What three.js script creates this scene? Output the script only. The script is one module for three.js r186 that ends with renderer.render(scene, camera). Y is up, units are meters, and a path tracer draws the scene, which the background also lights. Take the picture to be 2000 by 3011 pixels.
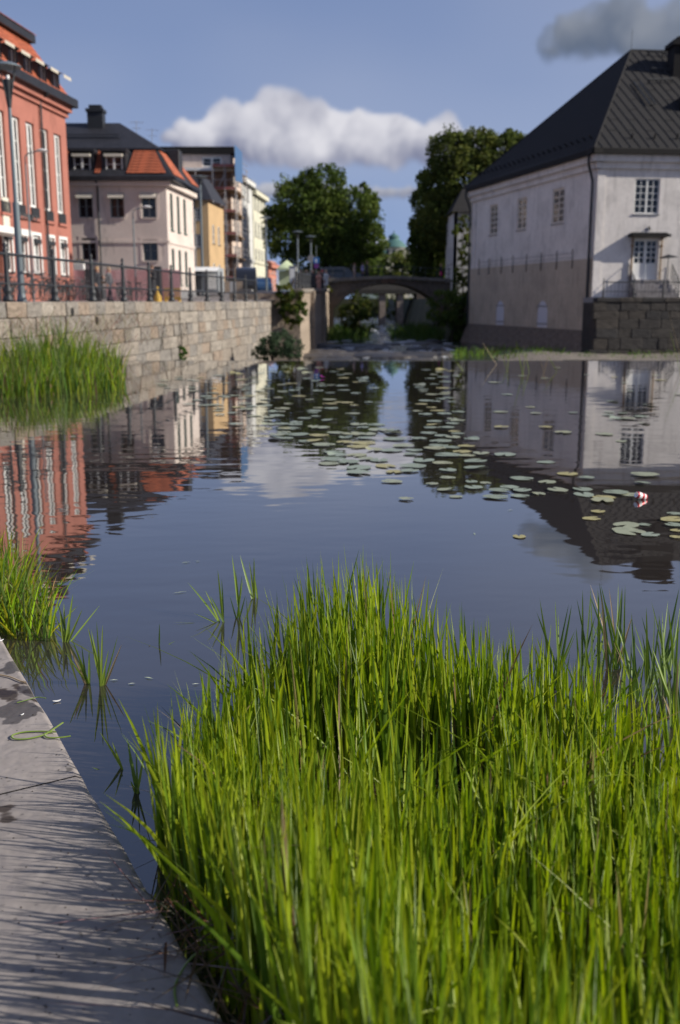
import * as THREE from 'three';
import { mergeGeometries } from 'three/addons/utils/BufferGeometryUtils.js';
import { MarchingCubes } from 'three/addons/objects/MarchingCubes.js';

// ---------------------------------------------------------------- camera, sky, sun, exposure
const scene = new THREE.Scene();
const F = 2927, CX = 1000, CY = 1505.5, EYE = 1.6, TILT = Math.atan(620 / 2927);
const CT = Math.cos(TILT), ST = Math.sin(TILT);
const camera = new THREE.PerspectiveCamera(2 * Math.atan(CY / F) * 180 / Math.PI, 680 / 1024, 0.1, 4000);
camera.position.set(0, EYE, 0);
camera.rotation.set(-TILT, 0, 0);
camera.focus = 4.1;
camera.userData.fStop = 2.6;
const renderer = new THREE.WebGLRenderer({ antialias: true });
renderer.setSize(680, 1024);
renderer.toneMapping = THREE.LinearToneMapping;
renderer.toneMappingExposure = 1.25;
renderer.shadowMap.enabled = true;

const SUN_DIR = new THREE.Vector3(0.96, 0.55, 0.155).normalize();
const sun = new THREE.DirectionalLight(new THREE.Color(1.0, 0.93, 0.82), 5.0);
sun.name = 'sun';
sun.position.copy(SUN_DIR).multiplyScalar(300);
sun.castShadow = true;
sun.shadow.mapSize.set(4096, 4096);
Object.assign(sun.shadow.camera, { left: -150, right: 150, top: 150, bottom: -150, near: 1, far: 800 });
scene.add(sun, sun.target);

// ---------------------------------------------------------------- random numbers and noise
function rng(seed) {
  let s = seed >>> 0;
  return () => { s = (s + 0x6D2B79F5) >>> 0; let t = Math.imul(s ^ (s >>> 15), 1 | s); t = (t + Math.imul(t ^ (t >>> 7), 61 | t)) ^ t; return ((t ^ (t >>> 14)) >>> 0) / 4294967296; };
}
const R = rng(20240917);
const rr = (a, b, r = R) => a + (b - a) * r();
function hash2(x, y, s) { let h = Math.imul(x, 374761393) + Math.imul(y, 668265263) + Math.imul(s, 974711); h = Math.imul(h ^ (h >>> 13), 1274126177); return ((h ^ (h >>> 16)) >>> 0) / 4294967296; }
const sm = (t) => t * t * (3 - 2 * t);
function pnoise(x, y, px, py, s) {            // value noise that repeats every px, py cells
  const xi = Math.floor(x), yi = Math.floor(y), fx = sm(x - xi), fy = sm(y - yi);
  const m = (a, b) => ((a % b) + b) % b, x0 = m(xi, px), x1 = m(xi + 1, px), y0 = m(yi, py), y1 = m(yi + 1, py);
  return (hash2(x0, y0, s) * (1 - fx) + hash2(x1, y0, s) * fx) * (1 - fy) + (hash2(x0, y1, s) * (1 - fx) + hash2(x1, y1, s) * fx) * fy;
}
function fbm(u, v, cells, oct, s, ax = 1) { let a = 0.5, t = 0, n = 0, c = cells; for (let i = 0; i < oct; i++) { t += a * pnoise(u * c * ax, v * c, Math.round(c * ax), c, s + i * 17); n += a; a *= 0.5; c *= 2; } return t / n; }
const clamp = (x, a = 0, b = 1) => Math.min(b, Math.max(a, x));
const step = (a, b, x) => sm(clamp((x - a) / (b - a)));

// ---------------------------------------------------------------- sky: clear air with scattered fair-weather clouds all round
{
  const W = 2560, Hh = 1280, data = new Float32Array(W * Hh * 4), r = rng(77), D = Math.PI / 180, EX = 1 / renderer.toneMappingExposure;
  const clouds = [                                    // azimuth, half width, base, height (degrees), greyness
    [-0.7, 9.2, 7.3, 3.35, 0.0], [17.2, 6.8, 12.2, 3.7, 0.74], [2.5, 3.2, 2.0, 1.9, 0.0], [-4, 10, 5.6, 1.2, 0.3],
  ];
  for (let k = 0; k < 40; k++) { const az = 24 + (k % 26) * 12.2 + rr(-4, 4, r); clouds.push([az, rr(5, 12, r), rr(4, 42, r), rr(2.5, 6.5, r), r() * 0.4]); }  // clouds out of view, more of them added to lift the ambient light
  const profile = [0.50, 0.70, 0.78, 0.82, 0.95, 1.0, 0.86, 0.84, 0.74, 0.60, 0.72, 0.45];                // heights of a cumulus along its length
  clouds.forEach((c, i) => { const [, w, , h] = c, q = rng(400 + i), list = [], n = Math.round(16 + 3.2 * w / h * 3), off = Math.floor(q() * 12) * (i ? 1 : 0); for (let k = 0; k < n; k++) { const u = -1 + 2 * (k + q()) / n, t = (u + 1) / 2 * 11, i0 = Math.min(10, Math.floor(t)), pr = (m) => profile[(m + off) % 12], top = h * (pr(i0) + (pr(i0 + 1) - pr(i0)) * (t - i0)) * (i ? Math.sqrt(Math.max(0.15, 1 - u * u)) : 1); const R0 = top * rr(0.24, 0.46, q), cy = q() < 0.5 ? top - R0 : rr(0.05, 0.8, q) * top; list.push([u * (w - R0), cy, R0 * 1.12]); if (k % 2) list.push([u * (w - R0), h * 0.16, h * rr(0.26, 0.36, q)]); } list.sort((p, q2) => q2[1] - p[1]); c.push(list); });
  const VW = W / 8 + 2, veilGrid = new Float32Array(VW * (Hh / 8 + 2)); for (let j = 0; j < Hh / 8 + 2; j++) for (let i = 0; i < VW; i++) veilGrid[j * VW + i] = step(0.42, 0.75, fbm((i * 8 / W) % 1, j * 8 / Hh, 10, 4, 5));
  for (let j = 0; j < Hh; j++) {
    const el = ((j + 0.5) / Hh * 180 - 90);
    const row = clouds.filter((c) => el >= c[2] - c[3] * 0.4 && el <= c[2] + c[3] * 1.5);
    const e = Math.max(el, 0), g = 1 - Math.exp(-e / 17);
    for (let i = 0; i < W; i++) {
      const k = (j * W + i) * 4;
      if (el <= 0) { data[k] = 0.10; data[k + 1] = 0.105; data[k + 2] = 0.10; data[k + 3] = 1; continue; }
      const phi = (i + 0.5) / W * 360 - 180;           // atan2(z, x)
      let az = phi + 90; if (az > 180) az -= 360;       // 0 = straight ahead (-z), + towards +x
      const vi = i / 8, vj = j / 8, v0 = Math.floor(vi), w0 = Math.floor(vj), fv = vi - v0, fw = vj - w0, va = w0 * VW + v0, veil = ((veilGrid[va] * (1 - fv) + veilGrid[va + 1] * fv) * (1 - fw) + (veilGrid[va + VW] * (1 - fv) + veilGrid[va + VW + 1] * fv) * fw) * 0.3;
      const s = Math.acos(clamp(Math.cos(el * D) * (Math.cos(phi * D) * SUN_DIR.x + Math.sin(phi * D) * SUN_DIR.z) + Math.sin(el * D) * SUN_DIR.y, -1, 1)) / D;
      const glow = 0.22 * Math.exp(-s / 14);
      let c0 = 0.255 * (1 - g) + 0.155 * g + glow + veil * 0.30, c1 = 0.370 * (1 - g) + 0.208 * g + glow * 0.95 + veil * 0.25, c2 = 0.62 * (1 - g) + 0.385 * g + glow * 0.85 + veil * 0.15;
      let n1 = null, n2 = null;
      for (let ci = 0; ci < row.length; ci++) {
        const cl = row[ci], ca = cl[0], w = cl[1], b = cl[2], h = cl[3], grey = cl[4], puffs = cl[5];
        let dx = az - ca; if (dx > 180) dx -= 360; if (dx < -180) dx += 360;
        if (Math.abs(dx) > w * 1.25 || el < b - h * 0.4 || el > b + h * 1.5) continue;
        if (n1 === null) { n1 = fbm((az + 200) / 120, (el + 20) / 120, 60, 4, 907) - 0.5; n2 = fbm((az + 200) / 120, (el + 20) / 120, 60, 4, 1907) - 0.5; }
        const X = dx + n1 * h * 0.42, Y = el - b + n2 * h * 0.36, fine = n1 + n2;
        for (let pi = 0; pi < puffs.length; pi++) {
          const pf = puffs[pi], px = pf[0], py = pf[1], pr = pf[2];
          const ux = (X - px) / pr, uy = (Y - py) / pr, d2 = ux * ux + uy * uy; if (d2 > 1) continue;
          const z = Math.sqrt(1 - d2), below = Y / h, a = step(0, 0.72, z) * step(-0.10, 0.16, below + fine * 0.05) * (0.93 - 0.4 * grey);
          const lit = clamp(0.27 + 0.27 * (0.55 * ux + 0.62 * uy + 0.5 * z) + 0.50 * step(0.0, 0.6, below) - 0.20 + fine * 0.85) * (1 - grey);
          c0 += (0.205 + 0.52 * lit - 0.13 * grey - c0) * a; c1 += (0.225 + 0.495 * lit - 0.11 * grey - c1) * a; c2 += (0.335 + 0.44 * lit - 0.16 * grey - c2) * a;
        }
      }
      data[k] = c0 * EX; data[k + 1] = c1 * EX; data[k + 2] = c2 * EX; data[k + 3] = 1;
    }
  }
  const sky = new THREE.DataTexture(data, W, Hh, THREE.RGBAFormat, THREE.FloatType);
  sky.mapping = THREE.EquirectangularReflectionMapping; sky.magFilter = THREE.LinearFilter; sky.needsUpdate = true;
  scene.background = sky; scene.environment = sky;
}

// ---------------------------------------------------------------- photo pixel -> direction -> place on a surface
const V3 = (x, y, z) => new THREE.Vector3(x, y, z);
function ray(px, py) { const x = px - CX, y = CY - py; return V3(x, y * CT - F * ST, -(F * CT + y * ST)); }
function at(px, py, Z) { const d = ray(px, py); return V3(d.x, d.y, d.z).multiplyScalar(Z / -d.z).add(camera.position); }
function onLevel(px, py, y) { const d = ray(px, py); return d.multiplyScalar((y - EYE) / d.y).add(camera.position); }

// ---------------------------------------------------------------- textures and materials
function tex(size, fn, o = {}) {
  const w = size, h = o.h || size, d = new Uint8Array(w * h * 4);
  for (let j = 0; j < h; j++) for (let i = 0; i < w; i++) { const c = fn(i / w, j / h, i, j), k = (j * w + i) * 4; for (let q = 0; q < 3; q++) d[k + q] = clamp((c.length ? c[q] : c)) * 255; d[k + 3] = 255; }
  const t = new THREE.DataTexture(d, w, h, THREE.RGBAFormat);
  t.wrapS = t.wrapT = THREE.RepeatWrapping; t.magFilter = THREE.LinearFilter; if (!o.data) t.colorSpace = THREE.SRGBColorSpace;
  const m = o.metres || 1; t.repeat.set(1 / m, 1 / m); t.needsUpdate = true; return t;
}
function heightTex(size, fn, metres) {
  const d = new Float32Array(size * size * 4);
  for (let j = 0; j < size; j++) for (let i = 0; i < size; i++) { const h = fn(i / size, j / size), k = (j * size + i) * 4; d[k] = d[k + 1] = d[k + 2] = h; d[k + 3] = 1; }
  const t = new THREE.DataTexture(d, size, size, THREE.RGBAFormat, THREE.FloatType);
  t.wrapS = t.wrapT = THREE.RepeatWrapping; t.magFilter = THREE.LinearFilter; t.repeat.set(1 / metres, 1 / metres); t.needsUpdate = true; return t;
}
const texPlaster = tex(512, (u, v) => { const a = fbm(u, v, 4, 5, 11), b = fbm(u, v, 64, 2, 31), st = fbm(u, v * 0.25, 24, 3, 41); return 0.88 + 0.14 * a + 0.06 * (b - 0.5) - 0.10 * step(0.6, 0.8, st) * step(0.45, 0.7, a); }, { metres: 6 });
const texOld = tex(512, (u, v) => { const a = fbm(u, v, 5, 5, 61), b = fbm(u, v, 48, 3, 71), c = fbm(u, v, 9, 4, 81); const st = fbm(u, v, 6, 4, 87, 8); const k = 0.95 + 0.12 * (a - 0.5) + 0.08 * (b - 0.5) - 0.05 * step(0.5, 0.8, c) - 0.08 * step(0.55, 0.8, st); return [k, k * 0.985, k * 0.965]; }, { metres: 9 });
const texStone = tex(512, (u, v) => { const a = fbm(u, v, 6, 5, 91), b = fbm(u, v, 90, 2, 101), c = fbm(u, v, 14, 4, 111); const k = 0.72 + 0.38 * a + 0.22 * (b - 0.5) - 0.16 * step(0.55, 0.75, c); return [k, k * 0.98, k * 0.95]; }, { metres: 2.2 });
const texTile = tex(256, (u, v) => { const a = fbm(u, v, 16, 3, 121); return [0.68 + 0.4 * a, 0.66 + 0.36 * a, 0.66 + 0.34 * a]; }, { metres: 3 });
const texGround = tex(512, (u, v) => { const a = fbm(u, v, 5, 5, 131), b = fbm(u, v, 100, 2, 141); const k = 0.66 + 0.3 * a + 0.3 * (b - 0.5); return [k, k, k]; }, { metres: 9 });
const bumpFine = heightTex(256, (u, v) => fbm(u, v, 24, 4, 151), 1.2);
const bumpRock = heightTex(256, (u, v) => fbm(u, v, 8, 5, 161), 1.6);
const L = (r, g, b) => new THREE.Color().setRGB(r, g, b);
const mat = (c, o = {}) => new THREE.MeshStandardMaterial({ color: L(...c), roughness: 0.9, metalness: 0, ...o });
const phys = (c, o = {}) => new THREE.MeshPhysicalMaterial({ color: L(...c), roughness: 0.9, metalness: 0, ...o });
const plaster = (c) => mat(c, { map: texPlaster, bumpMap: bumpFine, bumpScale: 0.004 });
const oldPlaster = (c) => mat(c, { map: texOld, bumpMap: bumpFine, bumpScale: 0.008 });
const M = {
  glass: phys([0.012, 0.015, 0.018], { roughness: 0.04, ior: 1.52 }),
  white: mat([0.72, 0.72, 0.70], { roughness: 0.55 }),
  cream: mat([0.62, 0.58, 0.49], { roughness: 0.7 }),
  iron: mat([0.020, 0.023, 0.028], { roughness: 0.55 }),
  darkMetal: mat([0.018, 0.020, 0.025], { roughness: 0.5, map: texTile }),
  roofBlack: mat([0.010, 0.0095, 0.0105], { roughness: 0.92, map: texTile }),
  roofSlate: mat([0.022, 0.025, 0.034], { roughness: 0.6, map: texTile }),
  clay: mat([0.42, 0.12, 0.055], { map: texTile, roughness: 0.85 }),
  grey: mat([0.22, 0.22, 0.23], { roughness: 0.7 }),
  pole: mat([0.14, 0.17, 0.19], { roughness: 0.5, metalness: 0.3 }),
  rubber: mat([0.012, 0.012, 0.012], { roughness: 0.8 }),
  wood: mat([0.28, 0.18, 0.09], { map: texStone }),
};

// ---------------------------------------------------------------- geometry helpers
function clean(g) { const n = g.index ? g.toNonIndexed() : g; for (const k of Object.keys(n.attributes)) if (!['position', 'normal', 'uv'].includes(k)) n.deleteAttribute(k); if (!n.attributes.uv) n.setAttribute('uv', new THREE.BufferAttribute(new Float32Array(n.attributes.position.count * 2), 2)); return n; }
const join = (list) => mergeGeometries(list.map(clean));
function box(w, h, d, x = 0, y = 0, z = 0) {                 // uv in metres
  const g = new THREE.BoxGeometry(w, h, d), p = g.attributes.position, n = g.attributes.normal, uv = g.attributes.uv;
  g.translate(x, y, z);
  for (let i = 0; i < p.count; i++) { const ax = Math.abs(n.getX(i)), ay = Math.abs(n.getY(i)); if (ax > 0.5) uv.setXY(i, p.getZ(i), p.getY(i)); else if (ay > 0.5) uv.setXY(i, p.getX(i), p.getZ(i)); else uv.setXY(i, p.getX(i), p.getY(i)); }
  return g;
}
const slabBox = (x0, x1, y0, y1, z0, z1) => box(x1 - x0, y1 - y0, z1 - z0, (x0 + x1) / 2, (y0 + y1) / 2, (z0 + z1) / 2);
function rod(a, b, r0, r1 = r0, seg = 7) {
  const d = b.clone().sub(a), g = new THREE.CylinderGeometry(r1, r0, d.length(), seg, 1);
  g.applyQuaternion(new THREE.Quaternion().setFromUnitVectors(V3(0, 1, 0), d.clone().normalize())); const m = a.clone().add(b).multiplyScalar(0.5); g.translate(m.x, m.y, m.z); return g;
}
const pipe = (pts, r, seg = 20, rad = 6, closed = false) => new THREE.TubeGeometry(new THREE.CatmullRomCurve3(pts, closed), seg, r, rad, closed);
const lathe = (pts, seg = 14) => new THREE.LatheGeometry(pts.map(([x, y]) => new THREE.Vector2(x, y)), seg);
function quadGeo(quads) {                                     // list of [a,b,c,d] (or [a,b,c]) counter-clockwise; uv in metres on each face
  const P = [], U = [], N = [];
  for (const q of quads) {
    const [a, b, c] = q, ux = b.clone().sub(a).normalize(), n = ux.clone().cross(c.clone().sub(a)).normalize(), uy = n.clone().cross(ux);
    for (const t of (q.length === 4 ? [[0, 1, 2], [0, 2, 3]] : [[0, 1, 2]])) for (const i of t) { const v = q[i], w = v.clone().sub(a); P.push(v.x, v.y, v.z); U.push(w.dot(ux), w.dot(uy)); N.push(n.x, n.y, n.z); }
  }
  const g = new THREE.BufferGeometry();
  g.setAttribute('position', new THREE.Float32BufferAttribute(P, 3)); g.setAttribute('normal', new THREE.Float32BufferAttribute(N, 3)); g.setAttribute('uv', new THREE.Float32BufferAttribute(U, 2)); return g;
}
function chamferBox(w, h, d, c, jit = 0, r = R) {             // 44 triangles, every edge cut
  const P = [];
  const j = () => (jit ? rr(-jit, jit, r) : 0), cor = {};
  for (const sx of [-1, 1]) for (const sy of [-1, 1]) for (const sz of [-1, 1]) cor[[sx, sy, sz]] = V3(sx * w / 2 + j(), sy * h / 2 + j(), sz * d / 2 + j());
  const pt = (s, ax) => { const v = cor[s].clone(); for (let k = 0; k < 3; k++) if (k !== ax) v.setComponent(k, v.getComponent(k) - s[k] * c); return v; };
  const tri = (a, b, e) => { const n = b.clone().sub(a).cross(e.clone().sub(a)), m = a.clone().add(b).add(e); P.push(...(n.dot(m) < 0 ? [a, e, b] : [a, b, e])); };
  const quad = (a, b, e, f) => { tri(a, b, e); tri(a, e, f); };
  for (let ax = 0; ax < 3; ax++) for (const s of [-1, 1]) { const [p, q] = [0, 1, 2].filter((k) => k !== ax); const mk = (a, b) => { const v = []; v[ax] = s; v[p] = a; v[q] = b; return pt(v, ax); }; quad(mk(-1, -1), mk(1, -1), mk(1, 1), mk(-1, 1)); }
  for (let e = 0; e < 3; e++) { const [p, q] = [0, 1, 2].filter((k) => k !== e); for (const a of [-1, 1]) for (const b of [-1, 1]) { const mk = (s) => { const v = []; v[e] = s; v[p] = a; v[q] = b; return v; }; quad(pt(mk(-1), p), pt(mk(1), p), pt(mk(1), q), pt(mk(-1), q)); } }
  for (const sx of [-1, 1]) for (const sy of [-1, 1]) for (const sz of [-1, 1]) { const s = [sx, sy, sz]; tri(pt(s, 0), pt(s, 1), pt(s, 2)); }
  const pos = [], uv = []; for (const v of P) pos.push(v.x, v.y, v.z);
  const g = new THREE.BufferGeometry(); g.setAttribute('position', new THREE.Float32BufferAttribute(pos, 3)); g.computeVertexNormals();
  const n = g.attributes.normal, o1 = r() * 9, o2 = r() * 9;
  for (let i = 0; i < P.length; i++) { const a = [Math.abs(n.getX(i)), Math.abs(n.getY(i)), Math.abs(n.getZ(i))], v = P[i]; uv.push(...(a[0] > a[1] && a[0] > a[2] ? [v.z + o1, v.y + o2] : a[1] > a[2] ? [v.x + o1, v.z + o2] : [v.x + o1, v.y + o2])); }
  g.setAttribute('uv', new THREE.Float32BufferAttribute(uv, 2)); return g;
}

// ---------------------------------------------------------------- naming
const taken = {};
function numbered(n) { const k = taken[n] = (taken[n] ?? -1) + 1; return k ? `${n}_${String(k).padStart(3, '0')}` : n; }
function shadows(o) { o.traverse((m) => { if (m.isMesh) { m.castShadow = true; m.receiveShadow = true; } }); return o; }
function tag(o, label, category, group, kind) { Object.assign(o.userData, { label, category }); if (group) o.userData.group = group; if (kind) o.userData.kind = kind; return o; }
function thing(name, label, category, pos = V3(0, 0, 0), group) { const o = new THREE.Group(); o.name = numbered(name); o.position.copy(pos); tag(o, label, category, group); scene.add(o); return o; }
function part(name, geo, m, parent, label) { const o = new THREE.Mesh(Array.isArray(geo) ? join(geo) : geo, m); o.name = name; o.castShadow = o.receiveShadow = true; if (label) o.userData.label = label; parent.add(o); return o; }
function single(name, geo, m, label, category, pos = V3(0, 0, 0), group, kind) { const o = part(numbered(name), geo, m, scene); o.position.copy(pos); return tag(o, label, category, group, kind); }
function structure(name, geo, m, label, category) { const o = part(numbered(name), geo, m, scene); o.userData.kind = 'structure'; if (label) tag(o, label, category, null, 'structure'); return o; }
function copy(o, label) { const c = o.clone(); c.name = numbered(o.name.replace(/_\d{3}$/, '')); c.userData = { ...o.userData }; if (label) c.userData.label = label; scene.add(c); return c; }
function stuffPart(o) { o.userData.kind = 'stuff'; return o; }

// ---------------------------------------------------------------- walls with real openings
// A wall frame: o = outer lower corner at the viewer's left seen from outside, u = along the wall, outward normal = u x up.
function frameOf(x, y, z, dx, dz) { const u = V3(dx, 0, dz).normalize(), n = u.clone().cross(V3(0, 1, 0)); const m = new THREE.Matrix4().makeBasis(u, V3(0, 1, 0), n).setPosition(x, y, z); m.inv = m.clone().invert(); m.n = n; m.o = V3(x, y, z); return m; }
function onWall(fr, px, py, off = 0) { const d = ray(px, py), o = fr.o.clone().addScaledVector(fr.n, off), t = o.clone().sub(camera.position).dot(fr.n) / d.dot(fr.n); return d.multiplyScalar(t).add(camera.position).applyMatrix4(fr.inv); }
function rectOn(fr, x0, y0, x1, y1, off) { const a = onWall(fr, x0, (y0 + y1) / 2, off), b = onWall(fr, x1, (y0 + y1) / 2, off), xm = (x0 + x1) / 2, c = onWall(fr, xm, y1, off), d = onWall(fr, xm, y0, off); return [Math.min(a.x, b.x), Math.max(a.x, b.x), c.y, d.y]; }
function place(o, fr, parent) { const m = new THREE.Matrix4().makeTranslation(...parent.position.clone().negate().toArray()).multiply(fr); o.applyMatrix4(m); return o; }
function wallPart(name, fr, parent, w, h, holes, m, thick = 0.4, y0 = 0, x0 = 0) {
  const s = new THREE.Shape([[x0, y0], [w, y0], [w, h], [x0, h]].map(([a, b]) => new THREE.Vector2(a, b)));
  for (const [a, b, c, d, arch] of holes) { const p = new THREE.Path(); p.moveTo(a, c); p.lineTo(b, c); if (arch) { p.lineTo(b, d - (b - a) / 2); p.absarc((a + b) / 2, d - (b - a) / 2, (b - a) / 2, 0, Math.PI, false); p.lineTo(a, c); } else { p.lineTo(b, d); p.lineTo(a, d); p.lineTo(a, c); } s.holes.push(p); }
  const g = new THREE.ExtrudeGeometry(s, { depth: thick, bevelEnabled: false }); g.translate(0, 0, -thick);
  return place(part(name, g, m, parent), fr, parent);
}
// window > pane (each), sill. cols: panes across in each leaf, rows: panes high, leaves: 1 or 2
function windowPart(fr, parent, [u0, u1, v0, v1], o = {}) {
  const { recess = 0.12, fm = M.white, cols = 1, rows = 2, leaves = 2, bar = 0.03, rim = 0.07, sill = true, sm: sillM = M.darkMetal, glass = M.glass, name = 'window', panel = 0 } = o;
  const w = u1 - u0, h = v1 - v0, z = -recess, gs = [], panes = [], lw = w / leaves;
  gs.push(slabBox(u0, u1, v1 - rim, v1, z - 0.05, z + 0.02), slabBox(u0, u1, v0, v0 + rim, z - 0.05, z + 0.02), slabBox(u0, u0 + rim, v0 + rim, v1 - rim, z - 0.05, z + 0.02), slabBox(u1 - rim, u1, v0 + rim, v1 - rim, z - 0.05, z + 0.02));
  for (let k = 1; k < leaves; k++) gs.push(slabBox(u0 + k * lw - rim * 0.7, u0 + k * lw + rim * 0.7, v0 + rim, v1 - rim, z - 0.05, z + 0.025));
  const yb = v0 + rim + panel * h; if (panel) gs.push(slabBox(u0 + rim, u1 - rim, v0 + rim, yb, z - 0.05, z + 0.005));
  for (let l = 0; l < leaves; l++) {
    const a = u0 + l * lw + (l ? rim * 0.7 : rim), b = u0 + (l + 1) * lw - (l < leaves - 1 ? rim * 0.7 : rim), c = yb, d = v1 - rim;
    for (let i = 0; i < cols; i++) for (let j = 0; j < rows; j++) {
      const x0 = a + (b - a) * i / cols, x1 = a + (b - a) * (i + 1) / cols, y0 = c + (d - c) * j / rows, y1 = c + (d - c) * (j + 1) / rows;
      if (i) gs.push(slabBox(x0 - bar / 2, x0 + bar / 2, y0, y1, z - 0.03, z + 0.012)); if (j) gs.push(slabBox(x0 + (i ? bar / 2 : 0), x1 - (i < cols - 1 ? bar / 2 : 0), y0 - bar / 2, y0 + bar / 2, z - 0.03, z + 0.009));
      const tilt = rr(-0.004, 0.004), tx = rr(-0.004, 0.004), pg = new THREE.BoxGeometry(x1 - x0, y1 - y0, 0.008); pg.rotateX(tx); pg.rotateY(tilt); pg.translate((x0 + x1) / 2, (y0 + y1) / 2, z - 0.012); panes.push(pg);
    }
  }
  const wm = place(part(name, gs, fm, parent), fr, parent);
  for (const pg of panes) part('pane', pg, glass, wm);
  if (sill) part('sill', slabBox(u0 - 0.06, u1 + 0.06, v0 - 0.07, v0 - 0.003, -recess - 0.04, 0.07), sillM, wm);
  return wm;
}
function boxOn(name, fr, parent, b, m, label) { return place(part(name, slabBox(...b), m, parent, label), fr, parent); }

// ================================================================ SETTING: water, ground, streets
function waves(size, metres, count, lo, hi, spread, rms, seed) {     // sum of whole-number waves, so that it repeats; heights in metres
  const r = rng(seed), ws = [], h = new Float64Array(size * size);
  for (let k = 0; k < count; k++) {
    const lam = lo * Math.pow(hi / lo, r()), kk = metres / lam, th = Math.PI / 2 + (r() + r() - 1) * spread;
    const i = Math.round(kk * Math.cos(th)), j = Math.round(kk * Math.sin(th)), l = Math.hypot(i, j); if (!l) continue;
    ws.push([i, j, (metres / l) ** 1.35, r() * 6.283]);
  }
  let slope = 0; for (const w of ws) { const k = 6.283 * Math.hypot(w[0], w[1]) / metres; slope += (w[2] * k) ** 2 / 2; }
  const s = rms / Math.sqrt(slope);
  const tab = new Float64Array(8192); for (let i = 0; i < 8192; i++) tab[i] = Math.sin(i / 8192 * Math.PI * 2);
  for (const [i, j, a, p] of ws) { const p0 = p / 6.283185 + 4096; for (let y = 0; y < size; y++) for (let x = 0; x < size; x++) { const ph = (i * x + j * y) / size + p0; h[y * size + x] += a * s * tab[((ph - Math.floor(ph)) * 8192) | 0]; } }
  return heightTex(size, (u, v) => { const x = Math.round(u * size), y = Math.round(v * size); return h[y * size + x] * (0.25 + 1.5 * step(0.35, 0.65, fbm(u, v, 5, 3, seed + 5))) + 0.5; }, metres);
}
const rapidTex = waves(384, 6, 60, 0.14, 1.6, 2.2, 0.075, 9);
M.water = phys([0.030, 0.025, 0.022], { roughness: 0.012, clearcoat: 0.5, clearcoatRoughness: 0.01, ior: 2.0 });
M.rapid = phys([0.020, 0.024, 0.026], { roughness: 0.12, ior: 1.6, bumpMap: rapidTex, bumpScale: 1 });
M.street = mat([0.32, 0.29, 0.285], { map: texGround });
M.soil = mat([0.06, 0.055, 0.035], { map: texGround });
const lineX = (Z) => -9.6 + 0.1 * Z;                                  // river face of the near quay wall
const WEIR = 27.5, RIVER = -1.85;
const flat = (pts, y) => { const s = new THREE.ShapeGeometry(new THREE.Shape(pts.map(([x, z]) => new THREE.Vector2(x, z)))); s.rotateX(-Math.PI / 2); s.translate(0, y, 0); return s; };   // pts as x, distance ahead
structure('ground', flat([[-1500, -300], [1500, -300], [1500, 2500], [-1500, 2500]], -2.7), M.soil, 'dark earth bed under the river and the town', 'ground');
{ // the pond: a finely divided sheet with real low ripples, finer close to the ledge
  const r = rng(15), ws = []; for (let k = 0; k < 46; k++) { const lam = 0.085 * Math.pow(9, r()), th = Math.PI / 2 + (r() + r() - 1) * 0.85, kk = 6.283 / lam; ws.push([kk * Math.cos(th), kk * Math.sin(th), lam ** 1.2, r() * 6.283]); }
  let sl = 0; for (const w of ws) sl += (w[2] * Math.hypot(w[0], w[1])) ** 2 / 2; const sc = 0.0024 / Math.sqrt(sl);
  const NR = 760, NC = 360, P = new Float32Array((NR + 1) * (NC + 1) * 3), N = new Float32Array(P.length), I = new Uint32Array(NR * NC * 6);
  for (let i = 0; i <= NR; i++) { const Z = WEIR * Math.pow(1.3 / WEIR, 1 - i / NR); for (let j = 0; j <= NC; j++) {
    const x = Math.max((j / NC - 0.5) * 0.92 * Z, lineX(Z) - 0.3), k = (i * (NC + 1) + j) * 3; let h = 0, gx = 0, gz = 0;
    const m = 0.30 + 1.5 * step(0.35, 0.7, fbm((x + 40) / 90, (Z + 10) / 90, 24, 3, 1501));
    for (const [a, b, c, p] of ws) { const t = a * x + b * Z + p, s = Math.sin(t), co = Math.cos(t); h += c * s; gx += c * a * co; gz += c * b * co; }
    const e = sc * m * (i === NR ? 0 : 1); gx *= e; gz *= e; const l = Math.hypot(gx, 1, gz); P[k] = x; P[k + 1] = h * e; P[k + 2] = -Z; N[k] = -gx / l; N[k + 1] = 1 / l; N[k + 2] = gz / l; } }
  let q = 0; for (let i = 0; i < NR; i++) for (let j = 0; j < NC; j++) { const a = i * (NC + 1) + j, b = a + NC + 1; I[q++] = a; I[q++] = a + 1; I[q++] = b; I[q++] = a + 1; I[q++] = b + 1; I[q++] = b; }
  const g = new THREE.BufferGeometry(); g.setAttribute('position', new THREE.BufferAttribute(P, 3)); g.setAttribute('normal', new THREE.BufferAttribute(N, 3)); g.setIndex(new THREE.BufferAttribute(I, 1));
  structure('pond_water', g, M.water, 'still dark pond mirroring sky, houses and trees', 'water');
  const e = 0.46; structure('pond_margin', flat([[-9.9, -14], [60, -14], [60, WEIR], [e * WEIR, WEIR], [e * 1.3, 1.3], [-e * 1.3, 1.3], [-7.94, 17.26], [-9.9, 0]], 0), M.water, 'outer pond water around the ledge', 'water');
}
structure('river_water', flat([[-8, WEIR + 1.2], [20, WEIR + 1.2], [14, 236], [-8, 236]], RIVER), M.rapid, 'fast river water running between rocks below the weir', 'water');
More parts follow.
